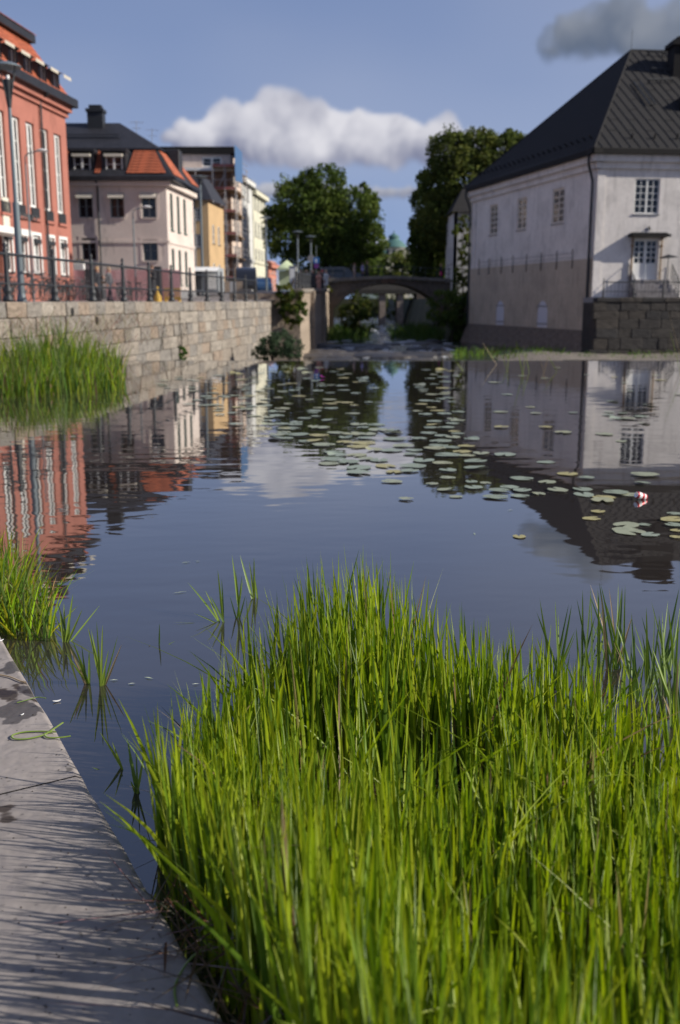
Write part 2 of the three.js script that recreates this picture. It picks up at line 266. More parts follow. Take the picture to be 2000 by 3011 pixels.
structure('weir', quadGeo([[V3(-7.2, -0.012, -WEIR), V3(60, -0.012, -WEIR), V3(60, -0.012, -WEIR - 0.35), V3(-7.2, -0.012, -WEIR - 0.35)], [V3(-7.2, -0.012, -WEIR - 0.35), V3(60, -0.012, -WEIR - 0.35), V3(60, -2.7, -WEIR - 3.4), V3(-7.2, -2.7, -WEIR - 3.4)], [V3(60, -1.9, -WEIR + 0.01), V3(60, -0.012, -WEIR), V3(-7.2, -0.012, -WEIR), V3(-7.2, -1.9, -WEIR + 0.01)]]), mat([0.08, 0.075, 0.065], { map: texStone }), 'low concrete weir holding back the pond', 'weir');
const rise = (Z) => 1.58 + 0.95 * step(52, 96, Z);
{
  const q = [], zs = [-40, 0, 20, 40, 52, 58, 66, 76, 86, 96, 140, 420], edge = (Z) => (Z < 58.5 ? lineX(Z) - 0.3 : Z < 100 ? -2.7 + 0.035 * (Z - 60) : -1.6);
  for (let i = 0; i < zs.length - 1; i++) { const a = zs[i], b = zs[i + 1]; q.push([V3(-220, rise(a), -a), V3(edge(a), rise(a), -a), V3(edge(b), rise(b), -b), V3(-220, rise(b), -b)]); }
  structure('street', quadGeo(q), M.street, 'grey paved quay street along the river', 'street');
}
structure('bank', quadGeo([[V3(10.8, 1.9, -89), V3(220, 1.9, -89), V3(220, 1.9, -236), V3(10.8, 1.9, -236)], [V3(9.3, -2.4, -89), V3(10.8, 1.9, -89), V3(10.8, 1.9, -236), V3(9.3, -2.4, -236)], [V3(-220, 2.2, -236), V3(400, 2.2, -236), V3(400, 2.2, -900), V3(-220, 2.2, -900)], [V3(-220, -2.6, -236), V3(400, -2.6, -236), V3(400, 2.2, -236), V3(-220, 2.2, -236)]]), mat([0.07, 0.075, 0.035], { map: texGround }), 'grassy river bank beyond the white house', 'river bank');

{ // stony ground between the weir and the mill house
  const g = new THREE.PlaneGeometry(34, 12, 68, 24); g.rotateX(-Math.PI / 2); const p = g.attributes.position, uv = g.attributes.uv;
  for (let i = 0; i < p.count; i++) { const x = p.getX(i) + 24.5, Z = 61.5 - p.getZ(i), n = fbm((x + 5) / 60, Z / 90, 30, 4, 1701), shore = step(0, 5.5, x - 7.0 - (n - 0.5) * 3 + 0.03 * (Z - 40)); p.setXYZ(i, x, -2.25 + 0.62 * shore + 0.35 * (n - 0.5), -Z); uv.setXY(i, x, Z); }
  g.computeVertexNormals(); structure('stony_bank', g, mat([0.20, 0.18, 0.16], { map: texStone, bumpMap: bumpRock, bumpScale: 0.08 }), 'dark stony bank at the foot of the mill house', 'river bank');
}
// ---------------------------------------------------------------- concrete ledge: two slabs with a joint between them
{
  const ly = 0.12, A = onLevel(0, 1856, ly), B = onLevel(274, 2258, ly), C = onLevel(676, 3011, ly);
  const dir = A.clone().sub(C).normalize(), out = V3(dir.z, 0, -dir.x);       // towards the water is -out
  if (out.x > 0) out.negate();
  const t = 1024, tw = 4.2;                                                    // one sheet of concrete grain and stains, u along the edge, v away from it
  const blot = (u, v, cu, cv, ru, rv, s) => { const n = fbm(u, v, 48, 4, s); return 1 - step(-0.08, 0.06, Math.hypot((u - cu) / ru, (v - cv) / rv) - 1 + (n - 0.5) * 2.2); };
  const uvOf = (px, py) => { const p = onLevel(px, py, ly).sub(C); return [(p.dot(dir) + 0.35) / tw, p.dot(out) / tw]; };
  const spots = [[70, 2092, 0.085, 0.085, 241], [120, 2085, 0.06, 0.05, 242], [40, 1968, 0.07, 0.09, 251], [100, 2028, 0.06, 0.05, 252], [20, 2040, 0.05, 0.08, 253]].map(([x, y, a, b, s]) => [...uvOf(x, y), a / tw, b / tw, s]), dirt = [[60, 2035, 0.10, 0.13, 261], [20, 2385, 0.05, 0.05, 281], [222, 2262, 0.025, 0.025, 282]].map(([x, y, a, b, s]) => [...uvOf(x, y), a / tw, b / tw, s]);
  const wetAt = (u, v) => { let w = 0; for (const [a, b, c, d, s] of spots) if (Math.abs(u - a) < c * 2.2 && Math.abs(v - b) < d * 2.2) w = Math.max(w, blot(u, v, a, b, c, d, s)); return w; };
  const ledgeTex = tex(t, (u, v) => {
    const a = fbm(u, v, 6, 5, 201), b = fbm(u, v, 200, 2, 211), pit = fbm(u, v, 230, 1, 221), d = fbm(u, v, 30, 4, 231);
    const k = 0.90 + 0.14 * (a - 0.5) + 0.10 * (b - 0.5) - 0.30 * step(0.90, 0.98, pit) - 0.07 * step(0.5, 0.8, d);
    let c = [k, k * 0.955, k * 0.925];
    const wet = wetAt(u, v); let mud = 0; for (const [p, q, e, f, s] of dirt) if (Math.abs(u - p) < e * 2.2 && Math.abs(v - q) < f * 2.2) mud = Math.max(mud, blot(u, v, p, q, e, f, s) * step(0.42, 0.58, fbm(u, v, 80, 3, s + 7)));
    c = c.map((x) => x * (1 - 0.40 * wet)); c = c.map((x, i) => x * (1 - 0.7 * mud) + [0.24, 0.18, 0.15][i] * 0.7 * mud);
    return c;
  }, { metres: tw });
  const ledgeRough = tex(512, (u, v) => 0.92 - 0.45 * wetAt(u, v), { data: true, metres: tw });
  const cm = mat([0.31, 0.305, 0.305], { map: ledgeTex, roughnessMap: ledgeRough, roughness: 1, bumpMap: bumpFine, bumpScale: 0.006 });
  const ledge = thing('concrete_ledge', 'grey concrete ledge with wet stains along the water edge', 'ledge', V3(C.x, 0, C.z)); ledge.userData.kind = 'structure';
  const j1 = onLevel(274, 2270, ly), j2 = onLevel(0, 2336, ly);               // the joint
  const along = (p) => p.clone().sub(C).dot(dir), across = (p) => p.clone().sub(C).dot(out);
  const gap = 0.008, jd = [along(j1), across(j1), along(j2), across(j2)], sl = (jd[2] - jd[0]) / (jd[3] - jd[1]);
  const jAt = (v) => jd[0] + sl * (v - jd[1]);
  const slab = (u00, u10, u01, u11) => {                                       // along-range at the edge and at the back; small rounded nose on the water side
    const P = (u, v, y) => V3(0, 0, 0).addScaledVector(dir, u).addScaledVector(out, v).setY(y), qs = [], prof = [[0.0, -0.7], [0.0, ly - 0.03], [0.008, ly - 0.010], [0.028, ly], [1.2, ly], [3.4, ly]];
    const U = (k, v) => (k ? u10 + (u11 - u10) * v / 3.4 : u00 + (u01 - u00) * v / 3.4), r = rng(3), N = 40, g = [];
    const pos = [], uv = [], idx = [];
    for (let i = 0; i <= N; i++) { const wob = (fbm(i / N, 0.3, 32, 4, 301) - 0.5) * 0.022; prof.forEach(([v, y], j) => { const vv = v + (j < 4 ? wob : 0), u = U(0, vv) + (U(1, vv) - U(0, vv)) * i / N, p = P(u, vv, y); pos.push(p.x, p.y, p.z); uv.push(u + 0.35, vv + (j < 3 ? (y - ly) : 0)); }); }
    const n = prof.length; for (let i = 0; i < N; i++) for (let j = 0; j < n - 1; j++) { const a = i * n + j, b = a + n; idx.push(a, b, a + 1, b, b + 1, a + 1); }
    const geo = new THREE.BufferGeometry(); geo.setAttribute('position', new THREE.Float32BufferAttribute(pos, 3)); geo.setAttribute('uv', new THREE.Float32BufferAttribute(uv, 2)); geo.setIndex(idx); geo.computeVertexNormals();
    if (geo.attributes.normal.getY(4) < 0) { for (let i = 0; i < idx.length; i += 3) [idx[i], idx[i + 1]] = [idx[i + 1], idx[i]]; geo.setIndex(idx); geo.computeVertexNormals(); }
    return geo;
  };
  part('slab', slab(-2.6, jAt(0) - gap / 2, -2.6, jAt(3.4) - gap / 2), cm, ledge);
  part('slab', slab(jAt(0) + gap / 2, 8.5, jAt(3.4) + gap / 2, 8.5), cm, ledge);
  part('bedding', quadGeo([[V3(0, ly - 0.05, 0).addScaledVector(dir, -1).addScaledVector(out, 0.02), V3(0, ly - 0.05, 0).addScaledVector(dir, 3).addScaledVector(out, 0.02), V3(0, ly - 0.05, 0).addScaledVector(dir, 3).addScaledVector(out, 3), V3(0, ly - 0.05, 0).addScaledVector(dir, -1).addScaledVector(out, 3)]]), mat([0.05, 0.045, 0.04]), ledge);
  scene.userData.ledge = { C, dir, out, ly };
}

// ================================================================ QUAY WALL of cut stones
const stoneMats = [[0.265, 0.24, 0.215], [0.285, 0.255, 0.225], [0.25, 0.235, 0.22], [0.31, 0.285, 0.255], [0.28, 0.23, 0.19], [0.235, 0.225, 0.215], [0.34, 0.315, 0.285]].map((c) => mat(c, { map: texStone, bumpMap: bumpRock, bumpScale: 0.03 }));
const stonePool = (r) => Array.from({ length: 8 }, () => chamferBox(1, 1, 1, 0.045, 0.02, r));
function stoneCourses(parent, fr, len, courses, r, mats, limit, minL, maxL, depth) {
  const pool = stonePool(r); let n = 0;
  for (const [y0, y1, a, b] of courses) {
    let u = -rr(0, 0.5, r);
    while (u < len) {
      const w = Math.min(rr(a ?? minL, b ?? maxL, r), len - u + 0.02), h = y1 - y0, g = 0.012;
      if (w > 0.15 && n < limit) { const s = part('stone', pool[Math.floor(r() * 8)], mats[Math.floor(r() * mats.length)], parent); s.scale.set(w - g, h - g, depth); s.position.set(u + w / 2, y0 + h / 2, -depth / 2 + rr(-0.03, 0.02, r)); place(s, fr, parent); n++; }
      u += w;
    }
  }
  return n;
}
{
  const r = rng(41), u = V3(0.1, 0, -1), z0 = 13, z1 = 57.2, len = (z1 - z0) * Math.hypot(1, 0.1);
  const w = thing('quay_wall', 'long quay wall of pale cut stone under the iron railing', 'wall', V3(lineX(z0), -1.3, -z0));
  const fr = frameOf(lineX(z0), 0, -z0, u.x, u.z);
  part('core', slabBox(0, len, -2.4, 1.50, -0.8, -0.10), mat([0.20, 0.18, 0.16], { map: texStone }), w); place(w.children[0], fr, w);
  part('core', slabBox(-16, 0, -1.6, 1.56, -0.8, 0.0), mat([0.30, 0.27, 0.23], { map: texStone }), w); place(w.children[1], fr, w);
  stoneCourses(w, fr, len, [[1.22, 1.585, 0.55, 1.1], [0.78, 1.22, 0.7, 1.5], [0.36, 0.78, 0.6, 1.3], [-0.06, 0.36, 0.7, 1.5], [-0.5, -0.06, 0.8, 1.6], [-1.25, -0.5, 1.2, 2.2], [-2.2, -1.25, 1.4, 2.4]], r, stoneMats, 300, 0.6, 1.3, 0.42);
  // two drain holes under the cap course
  for (const [px, py] of [[211, 917], [284, 943]]) { const p = onWall(fr, px, py), g = new THREE.CylinderGeometry(0.11, 0.11, 0.12, 14); g.rotateX(Math.PI / 2); g.translate(p.x, p.y, -0.03); place(part('drain_pipe', g, mat([0.012, 0.011, 0.01]), w), fr, w); }
}
{ // the wall further on, standing out into the river
  const w = thing('river_wall', 'tall stone river wall with buttress leading to the arched bridge', 'wall', V3(-2.5, -1.3, -60));
  const fr = frameOf(-2.35, 0, -60, 0.035, -1), ff = frameOf(-6.5, 0, -60, 1, 0), m = mat([0.36, 0.30, 0.245], { map: texStone, bumpMap: bumpRock, bumpScale: 0.04 });
  const prof = (y1a, y1b, z, t) => quadGeo([[V3(0, -2.4, z), V3(38.5, -2.4, z), V3(38.5, y1b, z), V3(0, y1a, z)], [V3(0, y1a, z), V3(38.5, y1b, z), V3(38.5, y1b, z - t), V3(0, y1a, z - t)]]);
  place(part('face', prof(2.06, 2.52, 0, 0.9), m, w), fr, w);
  place(part('end_face', quadGeo([[V3(0, -2.4, 0), V3(4.15, -2.4, 0), V3(4.15, 2.06, 0), V3(0, 2.06, 0)]]), m, w), ff, w);
  for (const a of [9.5, 24, 37.6]) place(part('buttress', slabBox(a, a + 1.1, -2.4, 2.3, 0.004, 0.28), m, w), fr, w);
  for (let k = 0; k < 24; k++) place(part('cap_stone', chamferBox(1.55, 0.24, 0.6, 0.03, 0.01), stoneMats[k % 4], w), new THREE.Matrix4().multiplyMatrices(fr, new THREE.Matrix4().makeTranslation(0.8 + k * 1.6, 2.2 + k * 0.0198, -0.18)), w);
}

// ---------------------------------------------------------------- iron railing on the quay
function railing(name, label, pts, h, o = {}) {
  const base = pts[0].clone(), g = thing(name, label, 'railing', base), rel = pts.map((p) => p.clone().sub(base));
  const post = join([lathe([[0.001, 0], [0.12, 0], [0.12, 0.05], [0.10, 0.10], [0.07, 0.16], [0.10, 0.22], [0.105, 0.27], [0.06, 0.36], [0.052, h - 0.16], [0.06, h - 0.12], [0.062, h - 0.02], [0.045, h + 0.03], [0.03, h + 0.07], [0.048, h + 0.12], [0.036, h + 0.17], [0.001, h + 0.2]], 10)]);
  for (const p of rel) { const m = part('post', post, M.iron, g); m.position.copy(p); m.scale.set(o.thin || 1, 1, o.thin || 1); }
  for (let i = 0; i < rel.length - 1; i++) {
    const a = rel[i], b = rel[i + 1], up = (p, y) => p.clone().add(V3(0, y, 0));
    part('top_rail', rod(up(a, h - 0.06), up(b, h - 0.06), 0.034, 0.034, 8), M.iron, g);
    part('lower_rail', rod(up(a, h * 0.36), up(b, h * 0.36), 0.026, 0.026, 6), M.iron, g);
    const n = Math.round(a.distanceTo(b) / (o.gap || 0.125)), bars = [];
    for (let k = 1; k < n; k++) { const p = a.clone().lerp(b, k / n); bars.push(rod(up(p, 0.05), up(p, h - 0.07), o.bar || 0.0042, o.bar || 0.0042, 4)); }
    if (bars.length) stuffPart(part('wire_infill', bars, M.iron, g));
  }
  return g;
}
{
  const pts = []; for (let k = -2; k < 12; k++) { const Z = 23.2 + 2.81 * k; pts.push(V3(lineX(Z) - 0.28, 1.585, -Z)); }
  railing('iron_railing', 'dark iron railing with knobbed posts on top of the quay wall', pts, 1.12);
  const p2 = []; for (let k = 0; k < 13; k++) { const Z = 60.3 + 3.05 * k; p2.push(V3(-2.62 + 0.035 * (Z - 60), 2.2 + 0.0124 * (Z - 60.3), -Z)); }
  railing('iron_railing', 'grey iron railing on the river wall beside the bridge', p2, 1.1);
}

// ================================================================ BUILDINGS ON THE QUAY
M.awning = mat([0.46, 0.42, 0.35]); M.redWall = plaster([0.37, 0.14, 0.104]); M.pinkWall = plaster([0.66, 0.57, 0.515]); M.yellowWall = plaster([0.52, 0.355, 0.19]);
function courses(pts0, pts1, n, len, over = 0.025) {         // overlapping tile courses from an eave line up to a ridge line, in wall axes
  const qs = [];
  for (let k = 0; k < n; k++) { const a = pts0.clone().lerp(pts1, k / n), b = pts0.clone().lerp(pts1, (k + 1) / n), nrm = V3(0, -(b.z - a.z), b.y - a.y).normalize().multiplyScalar(over); if (nrm.z < 0) nrm.negate(); const a2 = a.clone().add(nrm); qs.push([V3(len[0], a2.y, a2.z), V3(len[1], a2.y, a2.z), V3(len[1], b.y, b.z), V3(len[0], b.y, b.z)], [V3(len[0], a.y, a.z), V3(len[1], a.y, a.z), V3(len[1], a2.y, a2.z), V3(len[0], a2.y, a2.z)]); }
  return quadGeo(qs);
}
{ // --- red house
  const Zn = 32, Zf = 58, X = (Z) => -15.1 + 0.107 * (Z - 58), L0 = (Zf - Zn) * Math.hypot(1, 0.107), y0 = 1.58;
  const h = thing('red_house', 'red plastered house with tall narrow windows and tiled mansard roof', 'house', V3(X(45), y0, -45));
  const fr = frameOf(X(Zn), 0, -Zn, 0.107, -1), holes = [], tall = [], low = [];
  const uc = [52, 93, 135, 172].map((px) => onWall(fr, px, 465).x), du = (uc[3] - uc[0]) / 3, us = []; for (let k = -9; k < 4; k++) us.push(k < 0 ? uc[0] + k * du : uc[k]);
  for (const u of us) { if (u < 0.8) continue; const t = [u - 0.5, u + 0.5, 5.75, 10.4]; tall.push(t); holes.push(t); }
  for (const u of us) { if (u < 0.8 || (u > 13 && u < 17.6)) continue; const t = [u - 0.46, u + 0.46, 3.0, 4.9]; low.push(t); holes.push(t); }
  const door = [14.6, 17.0, y0 + 0.02, 4.45]; holes.push(door);
  wallPart('wall', fr, h, L0, 12.0, holes, M.redWall, 0.5, y0);
  place(part('gable_wall', quadGeo([[V3(L0, y0, 0), V3(L0, y0, -10), V3(L0, 12, -10), V3(L0, 12, 0)], [V3(L0, 12.3, 0), V3(L0, 12.3, -10), V3(L0, 17, -7.5), V3(L0, 15.4, -1.9)], [V3(0, y0, -10), V3(0, y0, 0), V3(0, 12, 0), V3(0, 12, -10)], [V3(L0, y0, -10), V3(0, y0, -10), V3(0, 12, -10), V3(L0, 12, -10)]]), M.redWall, h), fr, h);
  for (const t of tall) { const w = windowPart(fr, h, [t[0], t[1], t[2] + 0.55, t[3]], { recess: 0.15, leaves: 2, cols: 1, rows: 4, rim: 0.12, sill: false }); part('window_box', slabBox(t[0], t[1], t[2], t[2] + 0.52, -0.22, 0.06), M.iron, w); part('sill', slabBox(t[0] - 0.1, t[1] + 0.1, t[2] - 0.14, t[2] - 0.004, -0.1, 0.12), M.redWall, w); }
  for (const t of low) { const w = windowPart(fr, h, t, { recess: 0.12, leaves: 2, cols: 1, rows: 2, rim: 0.11 }); part('surround', [slabBox(t[0] - 0.14, t[1] + 0.14, t[3] + 0.003, t[3] + 0.16, -0.05, 0.03), slabBox(t[0] - 0.14, t[0] - 0.003, t[2], t[3], -0.05, 0.03), slabBox(t[1] + 0.003, t[1] + 0.14, t[2], t[3], -0.05, 0.03)], M.white, w); part('awning_case', slabBox(t[0] + 0.05, t[1] - 0.05, t[3] - 0.4, t[3] - 0.18, -0.2, 0.10), M.iron, w); }
  // roller shutter of the doorway with its slats, white canopy above
  const sh = place(part('roller_shutter', slabBox(door[0], door[1], door[2], door[3], -0.35, -0.30), mat([0.40, 0.36, 0.30]), h), fr, h);
  for (let k = 0; k < 15; k++) part('slat', slabBox(door[0], door[1], door[2] + 0.03 + k * 0.19, door[2] + 0.20 + k * 0.19, -0.297, -0.275), M.cream, sh);
  boxOn('canopy', fr, h, [13.8, 17.5, 4.62, 4.9, 0.005, 1.3], M.white);
  // wall sign: dark lettering on a bar and a pale plaque
  { const sg = new THREE.Group(); sg.name = 'wall_sign'; h.add(sg); const rs = rng(8), g = []; let u = onWall(fr, 40, 640).x; const u1 = onWall(fr, 104, 645).x, n = 11, dv = (u1 - u) / n; const v = onWall(fr, 70, 640).y;
    for (let k = 0; k < n; k++) { const c = u + (k + 0.5) * dv, t = rs(), y = v + 0.05, a = rr(0.1, 0.24, rs); g.push(t < 0.4 ? new THREE.TorusGeometry(0.13, 0.045, 6, 14).translate(c, y, 0.09) : t < 0.7 ? pipe([V3(c - 0.1, y - 0.14, 0.09), V3(c - 0.06, y + a, 0.09), V3(c + 0.02, y - 0.1, 0.09), V3(c + 0.1, y + 0.12, 0.09)], 0.045, 14, 6) : pipe([V3(c - 0.1, y + 0.14, 0.09), V3(c, y - a, 0.09), V3(c + 0.1, y + 0.15, 0.09)], 0.045, 12, 6)); }
    place(part('lettering', g, M.iron, sg), fr, h);
    const pu = onWall(fr, 16, 640).x; place(part('plaque', slabBox(pu - 0.35, pu + 0.35, v - 0.75, v + 0.75, 0.004, 0.06), M.cream, sg), fr, h); }
  for (const px of [118, -40]) { const u = onWall(fr, px, 400).x; const w = place(part('downpipe', [rod(V3(u, y0, 0.12), V3(u, 11.5, 0.12), 0.06, 0.06, 8), pipe([V3(u, 11.4, 0.12), V3(u, 11.75, 0.16), V3(u, 11.95, 0.5), V3(u, 12.15, 0.55)], 0.06, 12, 8), lathe([[0.06, 0], [0.14, 0.22], [0.14, 0.3]], 10).translate(u, 11.9, 0.5)], M.iron, h), fr, h); }
  boxOn('cornice', fr, h, [-0.2, L0 + 0.12, 11.45, 11.7, 0.004, 0.14], M.redWall); boxOn('cornice', fr, h, [-0.2, L0 + 0.2, 11.703, 12.0, 0.004, 0.34], M.redWall);
  const rf = place(part('roof', courses(V3(0, 12.35, 0.35), V3(0, 15.45, -1.95), 11, [-0.3, L0 + 0.25]), M.clay, h), fr, h);
  part('gutter', slabBox(-0.4, L0 + 0.45, 12.003, 12.42, 0.02, 0.62), M.darkMetal, rf);
  part('eave_board', slabBox(-0.3, L0 + 0.3, 15.35, 15.75, -2.6, -1.55), M.darkMetal, rf);
  part('upper_roof', courses(V3(0, 15.76, -1.5), V3(0, 17.6, -7.5), 10, [-0.35, L0 + 0.35]), M.clay, rf);
  part('back_roof', quadGeo([[V3(L0 + 0.3, 12.2, -11), V3(-0.3, 12.2, -11), V3(-0.3, 17.6, -7.5), V3(L0 + 0.3, 17.6, -7.5)]]), M.clay, rf);
  for (const u of us) { if (u < 0.8) continue;                                  // dormers with pale folded-out awnings
    const d = place(part('dormer', [slabBox(u - 0.50, u - 0.40, 12.5, 13.5, -0.9, 0.10), slabBox(u + 0.40, u + 0.50, 12.5, 13.5, -0.9, 0.10), slabBox(u - 0.56, u + 0.56, 13.503, 13.6, -1.0, 0.18), slabBox(u - 0.397, u + 0.397, 12.5, 12.68, -0.5, 0.11)], M.iron, h), fr, h);
    part('pane', slabBox(u - 0.34, u - 0.04, 12.72, 13.45, 0.0, 0.01), M.glass, d); part('pane', slabBox(u + 0.04, u + 0.34, 12.72, 13.45, 0.0, 0.01), M.glass, d);
    part('window_frame', [slabBox(u - 0.40, u - 0.34, 12.69, 13.49, -0.03, 0.05), slabBox(u + 0.34, u + 0.40, 12.69, 13.49, -0.03, 0.05), slabBox(u - 0.04, u + 0.04, 12.69, 13.49, -0.03, 0.05)], M.white, d);
    part('awning', quadGeo([[V3(u - 0.52, 13.3, 0.75), V3(u + 0.52, 13.3, 0.75), V3(u + 0.52, 13.58, 0.19), V3(u - 0.52, 13.58, 0.19)], [V3(u - 0.52, 13.14, 0.75), V3(u + 0.52, 13.14, 0.75), V3(u + 0.52, 13.3, 0.75), V3(u - 0.52, 13.3, 0.75)]]), M.awning, d); }
}
{ // --- pink corner house
  const y0 = 1.58, Zw = 62, xr = -10.36, xl = -20.4, W0 = xr - xl, top = 8.56, dp = 7.2;
  const h = thing('pink_house', 'pale pink corner house with dark mansard roof, orange tiles and chimney', 'house', V3(-14, y0, -64));
  const ff = frameOf(xl, 0, -Zw, 1, 0), fs = frameOf(xr, 0, -Zw, 0.077, -1);
  const wins = [[231, 573, 273, 640], [324, 573, 365, 640], [417, 573, 459, 640], [241, 700, 283, 765], [421, 705, 464, 767]].map((q) => rectOn(ff, ...q));
  const d0 = wins[0]; wins.push([d0[0] - 1.95, d0[1] - 1.95, d0[2], d0[3]]);
  const m = wallPart('front_wall', ff, h, W0, top, wins, M.pinkWall, 0.4, y0);
  M.greenFrame = mat([0.05, 0.10, 0.085], { roughness: 0.6 }); M.greyFrame = mat([0.13, 0.16, 0.17], { roughness: 0.6 });
  wins.forEach((w, i) => { const p = windowPart(ff, h, w, { recess: 0.16, leaves: 2, rows: 2, fm: M.greyFrame, sm: M.pinkWall }); if (i < 3) part('awning', quadGeo([[V3(w[0] - 0.06, w[3] - 0.10, 0.42), V3(w[1] + 0.06, w[3] - 0.10, 0.42), V3(w[1] + 0.06, w[3] + 0.14, 0.05), V3(w[0] - 0.06, w[3] + 0.14, 0.05)], [V3(w[0] - 0.06, w[3] - 0.22, 0.42), V3(w[1] + 0.06, w[3] - 0.22, 0.42), V3(w[1] + 0.06, w[3] - 0.10, 0.42), V3(w[0] - 0.06, w[3] - 0.10, 0.42)]]), M.cream, p);
    part('surround', [slabBox(w[0] - 0.16, w[0] - 0.003, w[2], w[3] + 0.14, -0.05, 0.025), slabBox(w[1] + 0.003, w[1] + 0.16, w[2], w[3] + 0.14, -0.05, 0.025), slabBox(w[0] - 0.003, w[1] + 0.003, w[3] + 0.003, w[3] + 0.14, -0.05, 0.025)], M.pinkWall, p); });
  const sw = []; for (const [a, b] of [[0.85, 1.55], [2.6, 3.3], [4.35, 5.05]]) sw.push([a, b, 5.85, 8.0], [a, b, 2.6, 4.75]);
  wallPart('side_wall', fs, h, dp, top, sw, M.pinkWall, 0.4, y0, 0.003);
  for (const w of sw) windowPart(fs, h, w, { recess: 0.07, leaves: 2, rows: 3, fm: M.greenFrame, sm: M.greenFrame });
  boxOn('string_course', ff, h, [0, W0 + 0.05, 5.02, 5.18, 0.004, 0.06], M.pinkWall); boxOn('string_course', fs, h, [0.06, dp, 5.02, 5.18, 0.004, 0.06], M.pinkWall);
  boxOn('plinth', ff, h, [0, W0 + 0.04, y0, 2.3, 0.004, 0.05], M.grey); boxOn('plinth', fs, h, [0.05, dp, y0, 2.3, 0.004, 0.05], M.grey);
  boxOn('cornice', ff, h, [0, W0 + 0.3, 8.3, 8.56, 0.004, 0.3], M.pinkWall); boxOn('cornice', fs, h, [-0.003, dp, 8.3, 8.56, 0.004, 0.3], M.pinkWall);
  // mansard: eave -> break -> ridge
  const E = (x, z) => V3(x, 8.75, z), xe = xr + 0.55, zb = -Zw - dp - 0.4, T = { x: xr - 0.75, y: 10.6, z: -Zw - 1.15, zb: -Zw - dp + 0.75 }, sh = (z) => (-z - Zw) * 0.077;
  const ez = -Zw + 0.5, xeb = xe + sh(zb), xtb = T.x + sh(T.zb);
  const rm = part('roof', quadGeo([[E(xl, ez), E(xe, ez), V3(T.x, T.y, T.z), V3(xl, T.y, T.z)], [E(xe, ez), E(xeb, zb), V3(xtb, T.y, T.zb), V3(T.x, T.y, T.z)]]).translate(14, -y0, 64), M.roofSlate, h);
  const rid = { y: 12.44, z: -Zw - dp / 2, x: -13.7 };
  part('upper_roof', quadGeo([[V3(xl, T.y - 0.02, T.z + 0.25), V3(T.x + 0.25, T.y - 0.02, T.z + 0.25), V3(rid.x, rid.y, rid.z), V3(xl, rid.y, rid.z)], [V3(T.x + 0.25, T.y - 0.02, T.z + 0.25), V3(xtb + 0.25, T.y - 0.02, T.zb - 0.2), V3(rid.x, rid.y, rid.z)], [V3(xl, T.y - 0.1, T.z + 0.25), V3(T.x + 0.25, T.y - 0.1, T.z + 0.25), V3(T.x + 0.25, T.y - 0.02, T.z + 0.25), V3(xl, T.y - 0.02, T.z + 0.25)], [V3(xtb + 0.25, T.y, T.zb), V3(xl, T.y, T.zb), V3(xl, rid.y, rid.z), V3(rid.x, rid.y, rid.z)]]).translate(14, -y0, 64), M.roofSlate, rm);
  part('gutter', [slabBox(xl, xe + 0.06, 8.56, 8.80, ez - 0.2, ez + 0.1), slabBox(xe - 0.12, xe + 0.1, 8.57, 8.79, -Zw - dp, ez - 0.2)].map((g) => g.translate(14, -y0, 64)), M.darkMetal, rm);
  const sl = (x0, x1, x2, x3, t0, t1) => { const P = (x, t) => V3(x, 8.75 + (T.y - 8.75) * t + 0.03, ez + (T.z - ez) * t + 0.035); const q = []; for (let k = 0; k < 8; k++) { const a = t0 + (t1 - t0) * k / 8, b = t0 + (t1 - t0) * (k + 1) / 8, A = (t) => x0 + (x3 - x0) * (t - t0) / (t1 - t0), B = (t) => x1 + (x2 - x1) * (t - t0) / (t1 - t0); const o = V3(0, 0.02, 0.025); q.push([P(A(a), a).add(o), P(B(a), a).add(o), P(B(b), b), P(A(b), b)], [P(A(a), a), P(B(a), a), P(B(a), a).add(o), P(A(a), a).add(o)]); } return quadGeo(q).translate(14, -y0, 64); };
  part('tile_field', sl(-12.62, -10.28, -11.15, -12.35, 0.12, 0.94), M.clay, rm); part('tile_field', sl(-14.50, -14.16, -14.16, -14.50, 0.12, 0.94), M.clay, rm); part('tile_field', sl(-16.55, -16.25, -16.25, -16.55, 0.12, 0.94), M.clay, rm);
  { const P = (s, t) => E(xe, ez).lerp(E(xeb, zb), s).lerp(V3(T.x, T.y, T.z).lerp(V3(xtb, T.y, T.zb), s), t).add(V3(0.05, 0.04, 0)); part('tile_field', quadGeo([[P(0.04, 0.1), P(0.42, 0.1), P(0.36, 0.93), P(0.06, 0.93)]]).translate(14, -y0, 64), M.clay, rm); part('tile_field', quadGeo([[P(0.66, 0.1), P(0.95, 0.1), P(0.9, 0.93), P(0.66, 0.93)]]).translate(14, -y0, 64), M.clay, rm);
    const a = P(0.54, 0.5); part('side_dormer', chamferBox(0.9, 2.1, 1.2, 0.05).translate(a.x + 14 - 0.35, a.y - y0 + 0.1, a.z + 64), M.roofSlate, rm); }
  for (const X of [-15.27, -13.38, -17.2]) { const u = X - xl, d = place(part('dormer', [slabBox(u - 0.72, u - 0.56, 8.95, 10.25, -1.3, 0.12), slabBox(u + 0.56, u + 0.72, 8.95, 10.25, -1.3, 0.12), slabBox(u - 0.78, u + 0.78, 10.253, 10.4, -1.4, 0.2), slabBox(u - 0.557, u + 0.557, 8.85, 9.05, -0.7, 0.12)], M.roofSlate, h), ff, h);
    windowPartIn(d, [u - 0.5, u + 0.5, 9.07, 10.0]); part('awning', slabBox(u - 0.54, u + 0.54, 9.95, 10.1, 0.05, 0.32), M.cream, d); }
